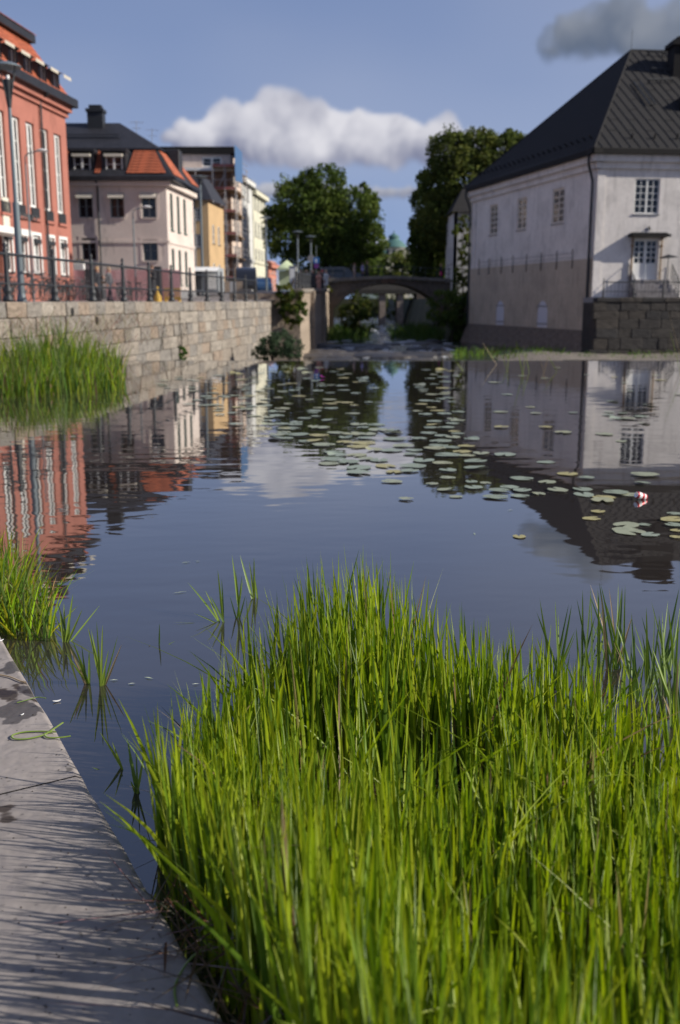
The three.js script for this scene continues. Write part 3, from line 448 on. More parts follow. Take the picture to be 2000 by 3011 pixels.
  function windowPartIn(d, [a, b, c, e]) { part('window_frame', [slabBox(a, b, e - 0.07, e, -0.02, 0.06), slabBox(a, b, c, c + 0.07, -0.02, 0.06), slabBox(a, a + 0.07, c + 0.07, e - 0.07, -0.02, 0.06), slabBox(b - 0.07, b, c + 0.07, e - 0.07, -0.02, 0.06), slabBox((a + b) / 2 - 0.06, (a + b) / 2 + 0.06, c + 0.07, e - 0.07, -0.02, 0.065), slabBox(a + 0.07, b - 0.07, (c + e) / 2 - 0.015, (c + e) / 2 + 0.015, -0.01, 0.03)], M.white, d); for (const [x0, x1] of [[a + 0.07, (a + b) / 2 - 0.06], [(a + b) / 2 + 0.06, b - 0.07]]) part('pane', slabBox(x0, x1, c + 0.07, e - 0.07, -0.012, -0.004), M.glass, d); }
  part('chimney', [box(0.95, 2.2, 0.8, 0, 12.1, 0), box(1.1, 0.18, 0.95, 0, 13.1, 0), box(0.75, 0.25, 0.6, 0, 13.3, 0)].map((g) => g.translate(-15.1 + 14, -y0, -65.4 + 64)), M.iron, h);
  part('snow_rail', [rod(V3(xl, 11.35, -63.9), V3(-13.4, 11.35, -63.9), 0.03), rod(V3(xl, 11.5, -63.9), V3(-13.4, 11.5, -63.9), 0.03)].map((g) => g.translate(14, -y0, 64)), M.iron, h);
  { const u = onWall(ff, 288, 560).x; place(part('downpipe', [rod(V3(u, y0, 0.1), V3(u, 8.2, 0.1), 0.055, 0.055, 8), pipe([V3(u, 8.1, 0.1), V3(u, 8.4, 0.2), V3(u, 8.6, 0.5)], 0.055, 10, 8)], M.iron, h), ff, h); }
  for (const [px, py, t, z] of [[401, 430, 355, -66], [447, 430, 378, -70]]) { const a = at(px, py, -z), b = at(px, t, -z); part('antenna', [rod(a, b, 0.018), rod(b.clone().add(V3(-0.45, -0.1, 0)), b.clone().add(V3(0.45, -0.1, 0)), 0.012), rod(b.clone().add(V3(-0.3, -0.45, 0)), b.clone().add(V3(0.3, -0.45, 0)), 0.012)].map((g) => g.translate(14, -y0, 64)), M.grey, h); }
}
{ // --- yellow house
  const y0 = 1.58, Z = 84, xl = -14.5, xr = -10.68, top = 9.6, h = thing('yellow_house', 'narrow ochre yellow house between pink house and scaffolding', 'house', V3(-12, y0, -85));
  const ff = frameOf(xl, 0, -Z, 1, 0), fs = frameOf(xr, 0, -Z, 0.077, -1);
  const ws = [[569, 611, 588, 647], [570, 688, 590, 726]].map((q) => rectOn(ff, ...q)); wallPart('front_wall', ff, h, xr - xl, top, ws, M.yellowWall, 0.35, y0);
  for (const w of ws) windowPart(ff, h, w, { rows: 3, cols: 1, sm: M.grey });
  const ss = [[1.5, 2.3, 6.3, 7.8], [3.8, 4.6, 6.3, 7.8], [1.5, 2.3, 3.2, 4.7], [3.8, 4.6, 3.2, 4.7]]; wallPart('side_wall', fs, h, 6.5, top, ss, M.yellowWall, 0.35, y0, 0.003); for (const w of ss) windowPart(fs, h, w, { rows: 2, recess: 0.06 });
  part('roof', quadGeo([[V3(xl, top, -Z + 0.35), V3(xr + 0.35, top, -Z + 0.35), V3(xr - 0.8, top + 2.1, -Z - 2), V3(xl, top + 2.1, -Z - 2)], [V3(xr + 0.35, top, -Z + 0.35), V3(xr + 0.85, top, -Z - 6.5), V3(xr - 0.5, top + 2.1, -Z - 5), V3(xr - 0.8, top + 2.1, -Z - 2)]]).translate(12, -y0, 85), M.roofSlate, h);
  part('downpipe', rod(V3(0.2, 0, 1.1), V3(0.2, 8, 1.1), 0.07), M.grey, h);
}
{ // --- brick house with a rendered top storey
  const y0 = 1.58, Z = 105, xl = -20, xr = -11.0, h = thing('brick_house', 'brown brick apartment house under repair with rendered top storey', 'house', V3(-15, y0, -107));
  const brick = mat([0.30, 0.19, 0.14], { map: texStone, bumpMap: bumpFine, bumpScale: 0.01 });
  const ff = frameOf(xl, 0, -Z, 1, 0), fs = frameOf(xr, 0, -Z, 0.08, -1);
  const ws = [[655, 660, 672, 692], [657, 745, 672, 772]].map((q) => rectOn(ff, ...q)); wallPart('front_wall', ff, h, xr - xl, 14.35, ws, brick, 0.4, y0); for (const w of ws) windowPart(ff, h, w, { rows: 2 });
  const tw = [rectOn(ff, 594, 461, 652, 492)], top = mat([0.66, 0.53, 0.45], { map: texPlaster }); wallPart('top_storey', ff, h, xr - xl, 16.0, tw, top, 0.4, 14.45); windowPart(ff, h, tw[0], { rows: 2, rim: 0.16, sill: false });
  boxOn('balcony_slab', ff, h, [1.2, xr - xl + 0.3, 14.353, 14.6, 0.004, 0.9], M.white); boxOn('roof', ff, h, [-1, xr - xl + 0.4, 16.003, 16.7, -8, 0.2], M.roofBlack);
  const sw = []; for (let f = 0; f < 5; f++) for (const a of [1, 3.6]) sw.push([a, a + 1.1, 3 + f * 2.6, 4.6 + f * 2.6]); wallPart('side_wall', fs, h, 6.2, 16.0, sw, top, 0.4, y0, 0.003); for (const w of sw) windowPart(fs, h, w, { recess: 0.08 });
  // scaffolding is a thing of its own
  const s = thing('scaffolding', 'steel scaffolding tower with red guard boards on the brick house', 'scaffolding', V3(-11, y0, -104)), steel = mat([0.34, 0.32, 0.32], { metalness: 0.4, roughness: 0.5 }), red = mat([0.30, 0.10, 0.085]);
  const xs = [-12.6, -11.4, -10.35], zs = [-103.0, -104.3, -107.5, -110.6];
  for (const x of xs) for (const z of zs) { if (x < -11 && z < -104.5) continue; part('standard', rod(V3(x + 11 + (z < -104.5 ? (-z - 105) * 0.08 : 0), 0, z + 104), V3(x + 11 + (z < -104.5 ? (-z - 105) * 0.08 : 0), 13.6, z + 104), 0.045, 0.045, 6), steel, s); }
  for (let k = 1; k <= 6; k++) { const y = k * 2.15; part('deck', slabBox(-1.6, 0.65, y, y + 0.08, -0.3, 1.0), M.wood, s); part('deck', slabBox(-0.55, 0.85, y, y + 0.08, -6.6, -0.303), M.wood, s); part('guard_board', slabBox(-1.6, 0.65, y + 0.09, y + 0.33, 1.003, 1.03), red, s); part('guard_rail', [rod(V3(-1.6, y + 1, 1.05), V3(0.65, y + 1, 1.05), 0.03), rod(V3(0.7, y + 1, 1.05), V3(1.2, y + 1, -6.6), 0.03), rod(V3(0.7, y + 0.5, 1.05), V3(1.2, y + 0.5, -6.6), 0.03)], steel, s); part('ladder', [rod(V3(-1.2, y - 2.1, 0.6), V3(-0.2, y, 0.6), 0.04), rod(V3(-1.2, y - 2.1, 0.3), V3(-0.2, y, 0.3), 0.04)], steel, s); }
  const net = single('safety_net', quadGeo([[V3(-10.3, 13.2, -102.6), V3(-9.95, 13.4, -106.6), V3(-9.95, 16.4, -106.6), V3(-10.3, 16.6, -102.6)]]), mat([0.05, 0.115, 0.24], { side: THREE.DoubleSide }), 'blue safety sheet hung at the top corner of the scaffolded house', 'tarpaulin');
  const bridge = thing('scaffold_bridge', 'long scaffold walkway below the top storey of the brick house', 'scaffolding', V3(-15.5, 12.6, -104)); part('deck', slabBox(-2.5, 3.0, 0, 0.1, -0.4, 0.8), M.wood, bridge); part('guard_board', slabBox(-2.5, 3.0, 0.11, 0.4, 0.803, 0.83), red, bridge); part('guard_rail', [rod(V3(-2.5, 1.1, 0.85), V3(3, 1.1, 0.85), 0.035), rod(V3(-2.5, 0.7, 0.85), V3(3, 0.7, 0.85), 0.035)], steel, bridge); for (const x of [-2.4, -0.6, 1.2, 2.9]) part('standard', rod(V3(x, -11, 0.85), V3(x, 1.9, 0.85), 0.04), steel, bridge);
}
function rowHouse(name, label, Z0, Z1, x0, top, m, roofM, floors, roofH) {
  const y0 = 1.9, h = thing(name, label, 'house', V3(x0, y0, -(Z0 + Z1) / 2)), fs = frameOf(x0, 0, -Z0, 0.08, -1), ff = frameOf(x0 - 9, 0, -Z0, 1, 0), len = (Z1 - Z0) * 1.003, ws = [];
  for (let f = 0; f < floors; f++) for (let u = 1; u + 1.2 < len; u += 2.3) ws.push([u, u + 1.1, y0 + 1 + f * (top - y0) / floors, y0 + 2.7 + f * (top - y0) / floors]);
  wallPart('street_wall', fs, h, len, top, ws, m, 0.4, y0, 0.003); for (const w of ws) windowPart(fs, h, w, { recess: 0.06, rows: 2 });
  wallPart('end_wall', ff, h, 9, top, [], m, 0.3, y0);
  boxOn('cornice', fs, h, [-0.2, len, top - 0.5, top, 0.004, 0.45], m); boxOn('string_course', fs, h, [0, len, y0 + 4.0, y0 + 4.3, 0.004, 0.15], m);
  place(part('roof', quadGeo([[V3(-0.2, top + 0.003, 0.5), V3(len, top + 0.003, 0.5), V3(len, top + roofH, -3), V3(-0.2, top + roofH, -3)], [V3(-0.2, top + 0.003, 0.5), V3(-0.2, top + roofH, -3), V3(-0.2, top + roofH, -9), V3(-0.2, top + 0.003, -9)]]), roofM, h), fs, h);
  return h;
}
rowHouse('apartment_house', 'whitish grey apartment house beside the scaffolding', 111.4, 118, -10.5, 14.6, plaster([0.60, 0.60, 0.58]), M.roofSlate, 4, 2.2);
rowHouse('apartment_house', 'cream apartment house half behind the round tree', 118.1, 127.5, -9.9, 14.0, plaster([0.62, 0.60, 0.47]), M.roofSlate, 4, 1.6);
rowHouse('salmon_house', 'low salmon pink house under the round tree', 134, 141, -9.3, 6.4, plaster([0.50, 0.20, 0.14]), M.clay, 2, 1.4);

// ================================================================ WHITE MILL HOUSE across the water
{
  const y0 = -2.2, C0 = V3(16.3, 0, -66), dS = V3(-0.228, 0, -0.974).normalize(), dF = V3(0.9945, 0, -0.1045).normalize(), LS = 22.5, LF = 36;
  const C3 = C0.clone().addScaledVector(dS, LS), C1 = C0.clone().addScaledVector(dF, LF), C2 = C3.clone().addScaledVector(dF, LF);
  const h = thing('mill_house', 'big white plastered mill house with black hipped metal roof', 'house', V3(C0.x, y0, C0.z));
  const rel = (g) => g.translate(-h.position.x, -h.position.y, -h.position.z);
  const ff = frameOf(C0.x, 0, C0.z, dF.x, dF.z), fs = frameOf(C3.x, 0, C3.z, -dS.x, -dS.z);
  const wallM = mat([0.79, 0.765, 0.755], { map: texOld, bumpMap: bumpFine, bumpScale: 0.01 }), sideM = wallM, sandM = mat([0.53, 0.465, 0.385], { map: texOld, bumpMap: bumpFine, bumpScale: 0.012 });
  const baseM = mat([0.20, 0.165, 0.14], { map: texStone, bumpMap: bumpRock, bumpScale: 0.06 });
  const TOP = 11.0, TER = 1.84;
  // facade towards the pond
  const w1 = rectOn(ff, 1866, 525, 1940, 629), dr = rectOn(ff, 1862, 703, 1936, 822), W = w1[1] - w1[0];
  const fw = [w1], holes = [w1, dr]; for (const k of [1, 2, 3]) { const d = k * 4.9; fw.push([w1[0] + d, w1[1] + d, w1[2], w1[3]]); holes.push(fw[k]); const l = [w1[0] + d, w1[1] + d, dr[2] + 0.6, dr[2] + 2.3]; fw.push(l); holes.push(l); }
  const hs = holes.filter((q) => q[1] < LF - 1); wallPart('facade', ff, h, LF, 9.8, hs, wallM, 0.5, TER - 0.3);
  for (const q of fw.filter((x) => x[1] < LF - 1)) windowPart(ff, h, q, { recess: 0.10, leaves: 2, cols: 2, rows: 5, bar: 0.035, rim: 0.08, sm: M.grey });
  const door = windowPart(ff, h, dr, { name: 'french_door', recess: 0.2, leaves: 2, cols: 2, rows: 4, panel: 0.36, rim: 0.13, bar: 0.05, sill: false });
  part('door_handle', rod(V3((dr[0] + dr[1]) / 2 + 0.06, dr[2] + 1.0, -0.16), V3((dr[0] + dr[1]) / 2 + 0.18, dr[2] + 1.0, -0.16), 0.015), M.iron, door);
  const hood = place(part('door_hood', [slabBox(dr[0] - 0.45, dr[1] + 0.45, dr[3] + 0.12, dr[3] + 0.28, 0.004, 0.75), slabBox(dr[0] - 0.3, dr[1] + 0.3, dr[3] + 0.29, dr[3] + 0.38, 0.004, 0.55)], M.roofBlack, h), ff, h);
  for (const u of [dr[0] - 0.12, dr[1] + 0.12]) { const c = place(part('door_post', [rod(V3(u, TER + 0.6, 0.10), V3(u, dr[3] + 0.1, 0.10), 0.055, 0.05, 8), lathe([[0.05, 0], [0.1, 0.05], [0.1, 0.12]], 8).translate(u, dr[3] - 0.5, 0.10)], M.wood, h), ff, h); }
  { const p = onWall(ff, 1906, 671); place(part('iron_wall_anchor', [rod(p.clone().add(V3(-0.16, -0.1, 0.05)), p.clone().add(V3(0.12, 0.06, 0.05)), 0.035), rod(p.clone().add(V3(0.04, 0.12, 0.05)), p.clone().add(V3(0.16, -0.12, 0.05)), 0.035)], M.iron, h), ff, h); }
  boxOn('corner_strip', ff, h, [0, 0.5, TER - 0.3, 9.797, 0.004, 0.05], wallM);
  // side wall towards the river
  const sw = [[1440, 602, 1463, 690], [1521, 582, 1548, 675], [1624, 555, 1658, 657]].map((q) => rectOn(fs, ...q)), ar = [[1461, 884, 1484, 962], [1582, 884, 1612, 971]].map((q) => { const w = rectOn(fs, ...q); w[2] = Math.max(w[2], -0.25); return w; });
  wallPart('side_wall', fs, h, LS, 9.8, sw, sideM, 0.5, 4.3, 0.004);
  wallPart('lower_side_wall', fs, h, LS - 0.004, 4.3, ar.map((q) => [q[0], q[1], q[2], q[3], true]), sandM, 0.56, -0.35, 0.004).translateZ(0.06);
  place(part('stone_footing', quadGeo([[V3(-0.1, -2.4, 0.9), V3(LS + 0.1, -2.4, 0.9), V3(LS + 0.1, -0.28, 0.12), V3(-0.1, -0.28, 0.12)], [V3(-0.1, -0.28, 0.12), V3(LS + 0.1, -0.28, 0.12), V3(LS + 0.1, -0.28, -0.2), V3(-0.1, -0.28, -0.2)]]), baseM, h), fs, h);
  for (const q of sw) windowPart(fs, h, q, { recess: 0.10, leaves: 2, cols: 2, rows: 5, bar: 0.07, rim: 0.13, sm: M.grey, fm: mat([0.66, 0.59, 0.50]) });  // bars paled and thickened to paint in the glass mirroring sunlit houses
  const shM = mat([0.60, 0.60, 0.66], { roughness: 0.6 });
  for (const q of ar) { const s = new THREE.Shape(), w = q[1] - q[0]; s.moveTo(q[0], q[2]); s.lineTo(q[1], q[2]); s.lineTo(q[1], q[3] - w / 2); s.absarc((q[0] + q[1]) / 2, q[3] - w / 2, w / 2, 0, Math.PI, false); const g = new THREE.ExtrudeGeometry(s, { depth: 0.06, bevelEnabled: false }); g.translate(0, 0, -0.02); const p = place(part('arched_shutter', g, shM, h), fs, h); for (const t of [0.12, 0.78]) part('hinge', slabBox(q[0] - 0.12, q[1] + 0.12, q[2] + (q[3] - q[2]) * t, q[2] + (q[3] - q[2]) * t + 0.07, 0.065, 0.085), M.grey, p); }
  // bracket posts with two wires along the ledge of the lower wall
  const bp = [1413, 1443, 1479, 1513, 1553, 1596, 1642, 1689].map((px, i) => onWall(fs, px, 778 - i * 3.4).x);
  for (const u of bp) place(part('wire_post', rod(V3(u, 3.75, 0.14), V3(u, 5.0, 0.14), 0.035, 0.03, 6), mat([0.07, 0.065, 0.065]), h), fs, h);
  for (const y of [4.45, 4.75]) place(part('wire', rod(V3(bp[0], y, 0.14), V3(bp[7], y, 0.14), 0.012, 0.012, 5), M.iron, h), fs, h);
  // cornice, gutter, downpipes
  for (const [fr, len, a] of [[ff, LF, -0.62], [fs, LS, 0]]) { boxOn('cornice', fr, h, [a * 0.3, len + 0.18, 9.80, 10.2, -0.3, 0.16], wallM); boxOn('cornice', fr, h, [a * 0.7, len + 0.38, 10.203, 10.62, -0.3, 0.36], wallM); boxOn('gutter', fr, h, [a * 1.1, len + 0.62, 10.623, 10.95, -0.3, 0.62], M.roofBlack); }
  const dp = (fr, u, s) => place(part('downpipe', [pipe([V3(u + 0.1 * s, 10.7, 0.55), V3(u + 0.1 * s, 10.2, 0.55), V3(u, 9.65, 0.34), V3(u, 9.1, 0.17)], 0.09, 18, 8), rod(V3(u, 9.15, 0.17), V3(u, -0.9, 0.17), 0.085, 0.085, 8)], M.iron, h), fr, h);
  dp(fs, LS - 0.35, 1); dp(fs, 0.1, -1);
  place(part('cable', rod(V3(1.1, 3.8, 0.02), V3(1.1, 9.6, 0.02), 0.015), M.grey, h), fs, h);
  // roof: hip on the river side
  const o = 0.62, e0 = C0.clone().addScaledVector(dF, -o).addScaledVector(dS, -o), e3 = C3.clone().addScaledVector(dF, -o).addScaledVector(dS, o), e1 = C1.clone().addScaledVector(dS, -o), e2 = C2.clone().addScaledVector(dS, o), YE = 10.95, YR = 19.45;
  for (const e of [e0, e1, e2, e3]) e.y = YE;
  const ap = e0.clone().lerp(e3, 0.5).addScaledVector(dF, 7.47 + o).setY(YR), apr = ap.clone().addScaledVector(dF, 40 - 7.47).setY(YR);
  const rf = part('roof', rel(quadGeo([[e0, e1, apr, ap], [e3, e0, ap], [e1, e2, apr], [e2, e3, ap, apr]])), M.roofBlack, h);
  const nF = e1.clone().sub(e0).cross(ap.clone().sub(e0)).normalize();
  for (let k = 0; k < 40; k++) {                                                   // standing seams of the front slope
    const b = e0.clone().addScaledVector(dF, 0.55 + k * 0.62), t = k * 0.62 + 0.55; if (t > 25) break;
    const lim = Math.min(1, t / (7.47 + o) * 1.0), top = e0.clone().lerp(ap, lim); if (lim === 1) top.addScaledVector(dF, t - 7.47 - o);
    const dir = top.clone().sub(b); if (dir.length() < 0.8) continue; b.addScaledVector(dir, 0.02); top.addScaledVector(dir, -0.01);
    part('seam', rel(rod(b.addScaledVector(nF, 0.02), top.addScaledVector(nF, 0.02), 0.03, 0.03, 4)), M.darkMetal, rf);
  }
  const nS = e0.clone().sub(e3).cross(ap.clone().sub(e3)).normalize();
  for (let k = 1; k < 30; k++) { const f = k / 30, b = e3.clone().lerp(e0, f), t = f < 0.5 ? e3.clone().lerp(ap, f * 2) : e0.clone().lerp(ap, (1 - f) * 2); const d = t.clone().sub(b); b.addScaledVector(d, 0.03); t.addScaledVector(d, -0.01); part('seam', rel(rod(b.addScaledVector(nS, 0.01), t.addScaledVector(nS, 0.01), 0.022, 0.022, 4)), M.roofBlack, rf); }
  for (let q = 1; q < 5; q++) for (let k = 0; k < 24; k++) { const t0 = 0.55 + k * 0.62, f = q / 5 + (k % 2 ? 0.06 : -0.04); if (t0 < (7.47 + o) * f + 0.3) continue; const A = e0.clone().addScaledVector(dF, t0).lerp(ap.clone().addScaledVector(dF, t0 - (7.47 + o) * f), 0), up = ap.clone().sub(e0).addScaledVector(dF, -(7.47 + o)); A.addScaledVector(up, f).addScaledVector(nF, 0.012); part('cross_seam', rel(rod(A, A.clone().addScaledVector(dF, 0.60), 0.018, 0.018, 4)), M.roofBlack, rf); }
  part('hip_cap', rel(join([rod(e0.clone(), ap.clone(), 0.07, 0.07, 6), rod(e3.clone(), ap.clone(), 0.07, 0.07, 6), rod(ap.clone(), apr.clone(), 0.07, 0.07, 6)])), M.roofBlack, rf);
  // snow guards: posts along both eaves
  const P = (a, b, c, u, t) => a.clone().lerp(b, u).lerp(c, t);
  for (let k = 1; k < 24; k++) { const u = k / 24, p = e3.clone().lerp(e0, u).lerp(ap, 0.10); part('snow_guard', rel(rod(p, p.clone().addScaledVector(nS, 0.3), 0.07, 0.04, 5)), M.roofBlack, rf); }
  for (let k = 1; k < 12; k++) { const p = e0.clone().addScaledVector(dF, 0.8 + k * 1.5).lerp(ap.clone().addScaledVector(dF, k * 1.3), 0.09); part('snow_guard', rel(rod(p, p.clone().addScaledVector(nF, 0.35), 0.08, 0.05, 5)), M.roofBlack, rf); }
  // roof walkways, ladder, chimney, ridge rod
  const onR = (px, py) => { const d = ray(px, py), t = e0.clone().sub(camera.position).dot(nF) / d.dot(nF); return d.multiplyScalar(t).add(camera.position); };
  for (const [a, b, c, d] of [[1905, 163, 1990, 168], [1906, 246, 1975, 243], [1912, 212, 1975, 216]]) { const p = onR(a, b), q = onR(c, d), up = nF.clone().multiplyScalar(0.28); part('roof_walkway', rel(join([rod(p.clone().add(up), q.clone().add(up), 0.05), rod(p, p.clone().add(up), 0.04), rod(q, q.clone().add(up), 0.04), rod(p.clone().lerp(q, 0.5), p.clone().lerp(q, 0.5).add(up), 0.04)])), M.iron, rf); }
  { const a = onR(1862, 248), b = onR(1908, 312), c = onR(1880, 248), d = onR(1926, 312), g = [rod(a, b, 0.05), rod(c, d, 0.05)]; for (let k = 0; k <= 7; k++) g.push(rod(a.clone().lerp(b, k / 7), c.clone().lerp(d, k / 7), 0.03)); part('roof_ladder', rel(join(g).translate(nF.x * 0.15, nF.y * 0.15, nF.z * 0.15)), M.iron, rf); }
  { const a = onR(1985, 235), z = -a.z + 1.2, l = at(1975, 130, z), r = at(2075, 130, z), t = at(1975, 122, z).y, cx = (l.x + r.x) / 2, w = r.x - l.x; part('chimney', rel(join([box(w, 5.2, 1.6, cx, t - 2.7, -z), box(w + 0.35, 0.3, 1.95, cx, t - 0.25, -z), box(w * 0.8, 0.4, 1.3, cx, t, -z)])), M.roofBlack, h); }
  part('lightning_rod', rel(rod(ap.clone(), ap.clone().add(V3(0, 1.5, 0)), 0.02, 0.012, 5)), M.iron, rf);
  // dark dormer hatch low on the slope
  { const p = onR(2000, 305); part('roof_hatch', rel(chamferBox(2.4, 0.9, 2.0, 0.06).translate(p.x + 1.0, p.y - 0.1, p.z)), M.roofBlack, rf); }

  // ---- terrace in front
  const t = thing('terrace_wall', 'dark stone terrace wall below the white facade', 'wall', V3(16.05, y0, -63.4)), r = rng(61);
  const tf = frameOf(16.05, 0, -63.4, 0.9945, -0.1045), dm = [[0.044, 0.041, 0.041], [0.052, 0.048, 0.046], [0.040, 0.039, 0.041], [0.062, 0.055, 0.050]].map((c) => mat(c, { map: texStone, bumpMap: bumpRock, bumpScale: 0.03 }));
  boxOn('core', tf, t, [0, 30, -2.3, 1.5, -2.6, -0.12], dm[0]); stoneCourses(t, tf, 16, [[1.0, 1.52], [0.5, 1.0], [-0.1, 0.5], [-0.7, -0.1], [-1.4, -0.7], [-2.2, -1.4]], r, dm, 110, 0.6, 1.7, 0.45);
  boxOn('end_core', tf, t, [0.003, 0.4, -2.3, 1.5, -2.4, -0.45], dm[1]);
  for (let k = 0; k < 14; k++) place(part('cap_stone', chamferBox(1.46, 0.3, 0.75, 0.03, 0.008), dm[2 + k % 2], t), new THREE.Matrix4().multiplyMatrices(tf, new THREE.Matrix4().makeTranslation(0.7 + k * 1.47, 1.68, -0.33)), t);
  boxOn('paving', tf, t, [0, 30, 1.5, 1.83, -2.6, -0.71], M.grey);
  // steps to the door
  const st = thing('door_steps', 'grey stone steps with side railings up to the french door', 'steps', V3(C0.x, TER, C0.z)), sx0 = dr[0] - 0.25, sx1 = dr[1] + 0.65, top = dr[2] - 0.02;
  for (let k = 0; k < 4; k++) boxOn('step', ff, st, [sx0, sx1 + k * 0.08, TER, TER + (top - TER) * (4 - k) / 4, k ? 0.5 + (k - 1) * 0.32 : 0.06, 0.497 + k * 0.32], mat([0.24, 0.235, 0.26], { map: texStone }));
  for (const [u, n] of [[sx0 - 0.06, 5], [sx1 + 0.25, 8]]) { const bars = []; for (let k = 0; k <= n; k++) { const z = 0.1 + k * 1.35 / n, yb = TER + (top - TER) * (1 - k / n); bars.push(rod(V3(u, yb, z), V3(u, yb + 1.0, z), 0.018, 0.018, 5)); } place(part('side_railing', [...bars, rod(V3(u, top + 1.0, 0.1), V3(u, TER + 1.0, 1.45), 0.025, 0.025, 6)], M.iron, st), ff, st); }
  // terrace railing
  const pts = []; for (let k = 0; k < 7; k++) pts.push(V3(0.45 + k * 1.95, 1.84, -0.3).applyMatrix4(tf));
  railing('terrace_railing', 'black iron railing on the dark terrace wall', pts, 0.98, { bar: 0.011, gap: 0.24, thin: 0.7 });
  // dark sloping parasol behind the railing
  { const p = onWall(ff, 1966, 755, 0.9), w = p.clone().applyMatrix4(ff), u = thing('garden_parasol', 'small dark flat parasol standing beside the door steps', 'parasol', V3(w.x, TER, w.z)); part('pole', rod(V3(0, 0, 0), V3(0, w.y - TER, 0), 0.025), M.iron, u); part('canopy', lathe([[0.001, 0.16], [0.06, 0.14], [0.45, 0.02], [0.62, -0.06], [0.6, -0.075], [0.001, 0.06]], 10).rotateZ(0.06).translate(0, w.y - TER, 0), M.iron, u); part('base', lathe([[0.001, 0.06], [0.2, 0.05], [0.22, 0]], 12), M.grey, u); }
}
{ // --- white house half hidden behind the trees
  const h = thing('small_white_house', 'small white house half hidden by leafy shrub beside mill house', 'house', V3(14, 1.9, -97)), fs = frameOf(10.5, 0, -102, 0.0, 1), ff = frameOf(10.5, 0, -95, 1, 0), m = plaster([0.62, 0.61, 0.60]);
  wallPart('front_wall', ff, h, 9, 9.6, [], m, 0.3, 0.2); wallPart('side_wall', fs, h, 7, 9.6, [[2, 3, 5, 6.5], [4.6, 5.6, 5, 6.5]], m, 0.3, 0.2); for (const w of [[2, 3, 5, 6.5], [4.6, 5.6, 5, 6.5]]) windowPart(fs, h, w);
  part('roof', quadGeo([[V3(10.2, 9.6, -94.6), V3(20, 9.6, -94.6), V3(20, 12.4, -98.5), V3(11.8, 12.4, -98.5)], [V3(10.2, 9.6, -102.4), V3(10.2, 9.6, -94.6), V3(11.8, 12.4, -98.5)]]).translate(-14, -1.9, 97), M.roofBlack, h);
}

// ================================================================ BRIDGES
{
  const b = thing('arched_bridge', 'dark stone bridge with one low round arch over the river', 'bridge', V3(4.6, -1.3, -97)), m = mat([0.13, 0.112, 0.10], { map: texStone, bumpMap: bumpRock, bumpScale: 0.05 });
  const xl = -0.62, xr = 9.8, ys = 0.85, rise0 = 2.42, sp = (xr - xl) / 2, rad = (sp * sp + rise0 * rise0) / (2 * rise0), cx = (xl + xr) / 2, cy = ys + rise0 - rad, a0 = Math.atan2(ys - cy, sp);
  const prof = (x) => 3.62 + 0.30 * Math.exp(-(((x - cx) / 4.2) ** 2)), s = new THREE.Shape(); s.moveTo(-2.2, -2.4); s.lineTo(xl, -2.4); s.lineTo(xl, ys); for (let k = 1; k <= 24; k++) { const a = Math.PI - a0 - (Math.PI - 2 * a0) * k / 24; s.lineTo(cx + rad * Math.cos(a), cy + rad * Math.sin(a)); } s.lineTo(xr, -2.4); s.lineTo(16, -2.4); for (let k = 0; k <= 24; k++) { const x = 16 - 18.2 * k / 24; s.lineTo(x, prof(x) - 0.3); } s.lineTo(-2.2, -2.4);
  const g = new THREE.ExtrudeGeometry(s, { depth: 6.5, bevelEnabled: false }); g.translate(-4.6, 1.3, -6.5); part('body', g, m, b);
  const cap = []; for (let k = 0; k < 24; k++) { const x0 = -2.2 + 18.2 * k / 24, x1 = -2.2 + 18.2 * (k + 1) / 24; cap.push([x0, x1]); }
  const capM = mat([0.20, 0.19, 0.18], { map: texStone }), kM = mat([0.17, 0.115, 0.095], { map: texStone });
  for (const [x0, x1] of cap) { const y = (prof(x0) + prof(x1)) / 2, st = part('parapet_stone', chamferBox(x1 - x0 - 0.015, 0.32, 0.5, 0.02), capM, b); st.position.set((x0 + x1) / 2 - 4.6, y - 0.12 + 1.3, 0.02); st.rotation.z = Math.atan2(prof(x1) - prof(x0), x1 - x0); }
  const nv = 27; for (let k = 0; k < nv; k++) { const a = a0 + (Math.PI - 2 * a0) * (k + 0.5) / nv, da = (Math.PI - 2 * a0) / nv, v = part('arch_stone', chamferBox((rad + 0.25) * da - 0.02, 0.5, 0.3, 0.02, 0.008), Math.abs(k - 13) < 2 ? kM : m, b); v.position.set(cx + (rad + 0.27) * Math.cos(a) - 4.6, cy + (rad + 0.27) * Math.sin(a) + 1.3, -0.08); v.rotation.z = a - Math.PI / 2; }
  const rails = [[], []]; for (let k = 0; k <= 12; k++) { const x = -1.8 + k * 1.1; part('rail_post', rod(V3(x - 4.6, prof(x) + 1.3, 0), V3(x - 4.6, prof(x) + 2.25, 0), 0.035, 0.035, 6), M.iron, b); } for (let k = 0; k < 12; k++) { const x = -1.8 + k * 1.1, P = (xx, y) => V3(xx - 4.6, prof(xx) + 1.3 + y, 0); part('hand_rail', [rod(P(x, 0.92), P(x + 1.1, 0.92), 0.03), rod(P(x, 0.5), P(x + 1.1, 0.5), 0.018)], M.iron, b); }
}
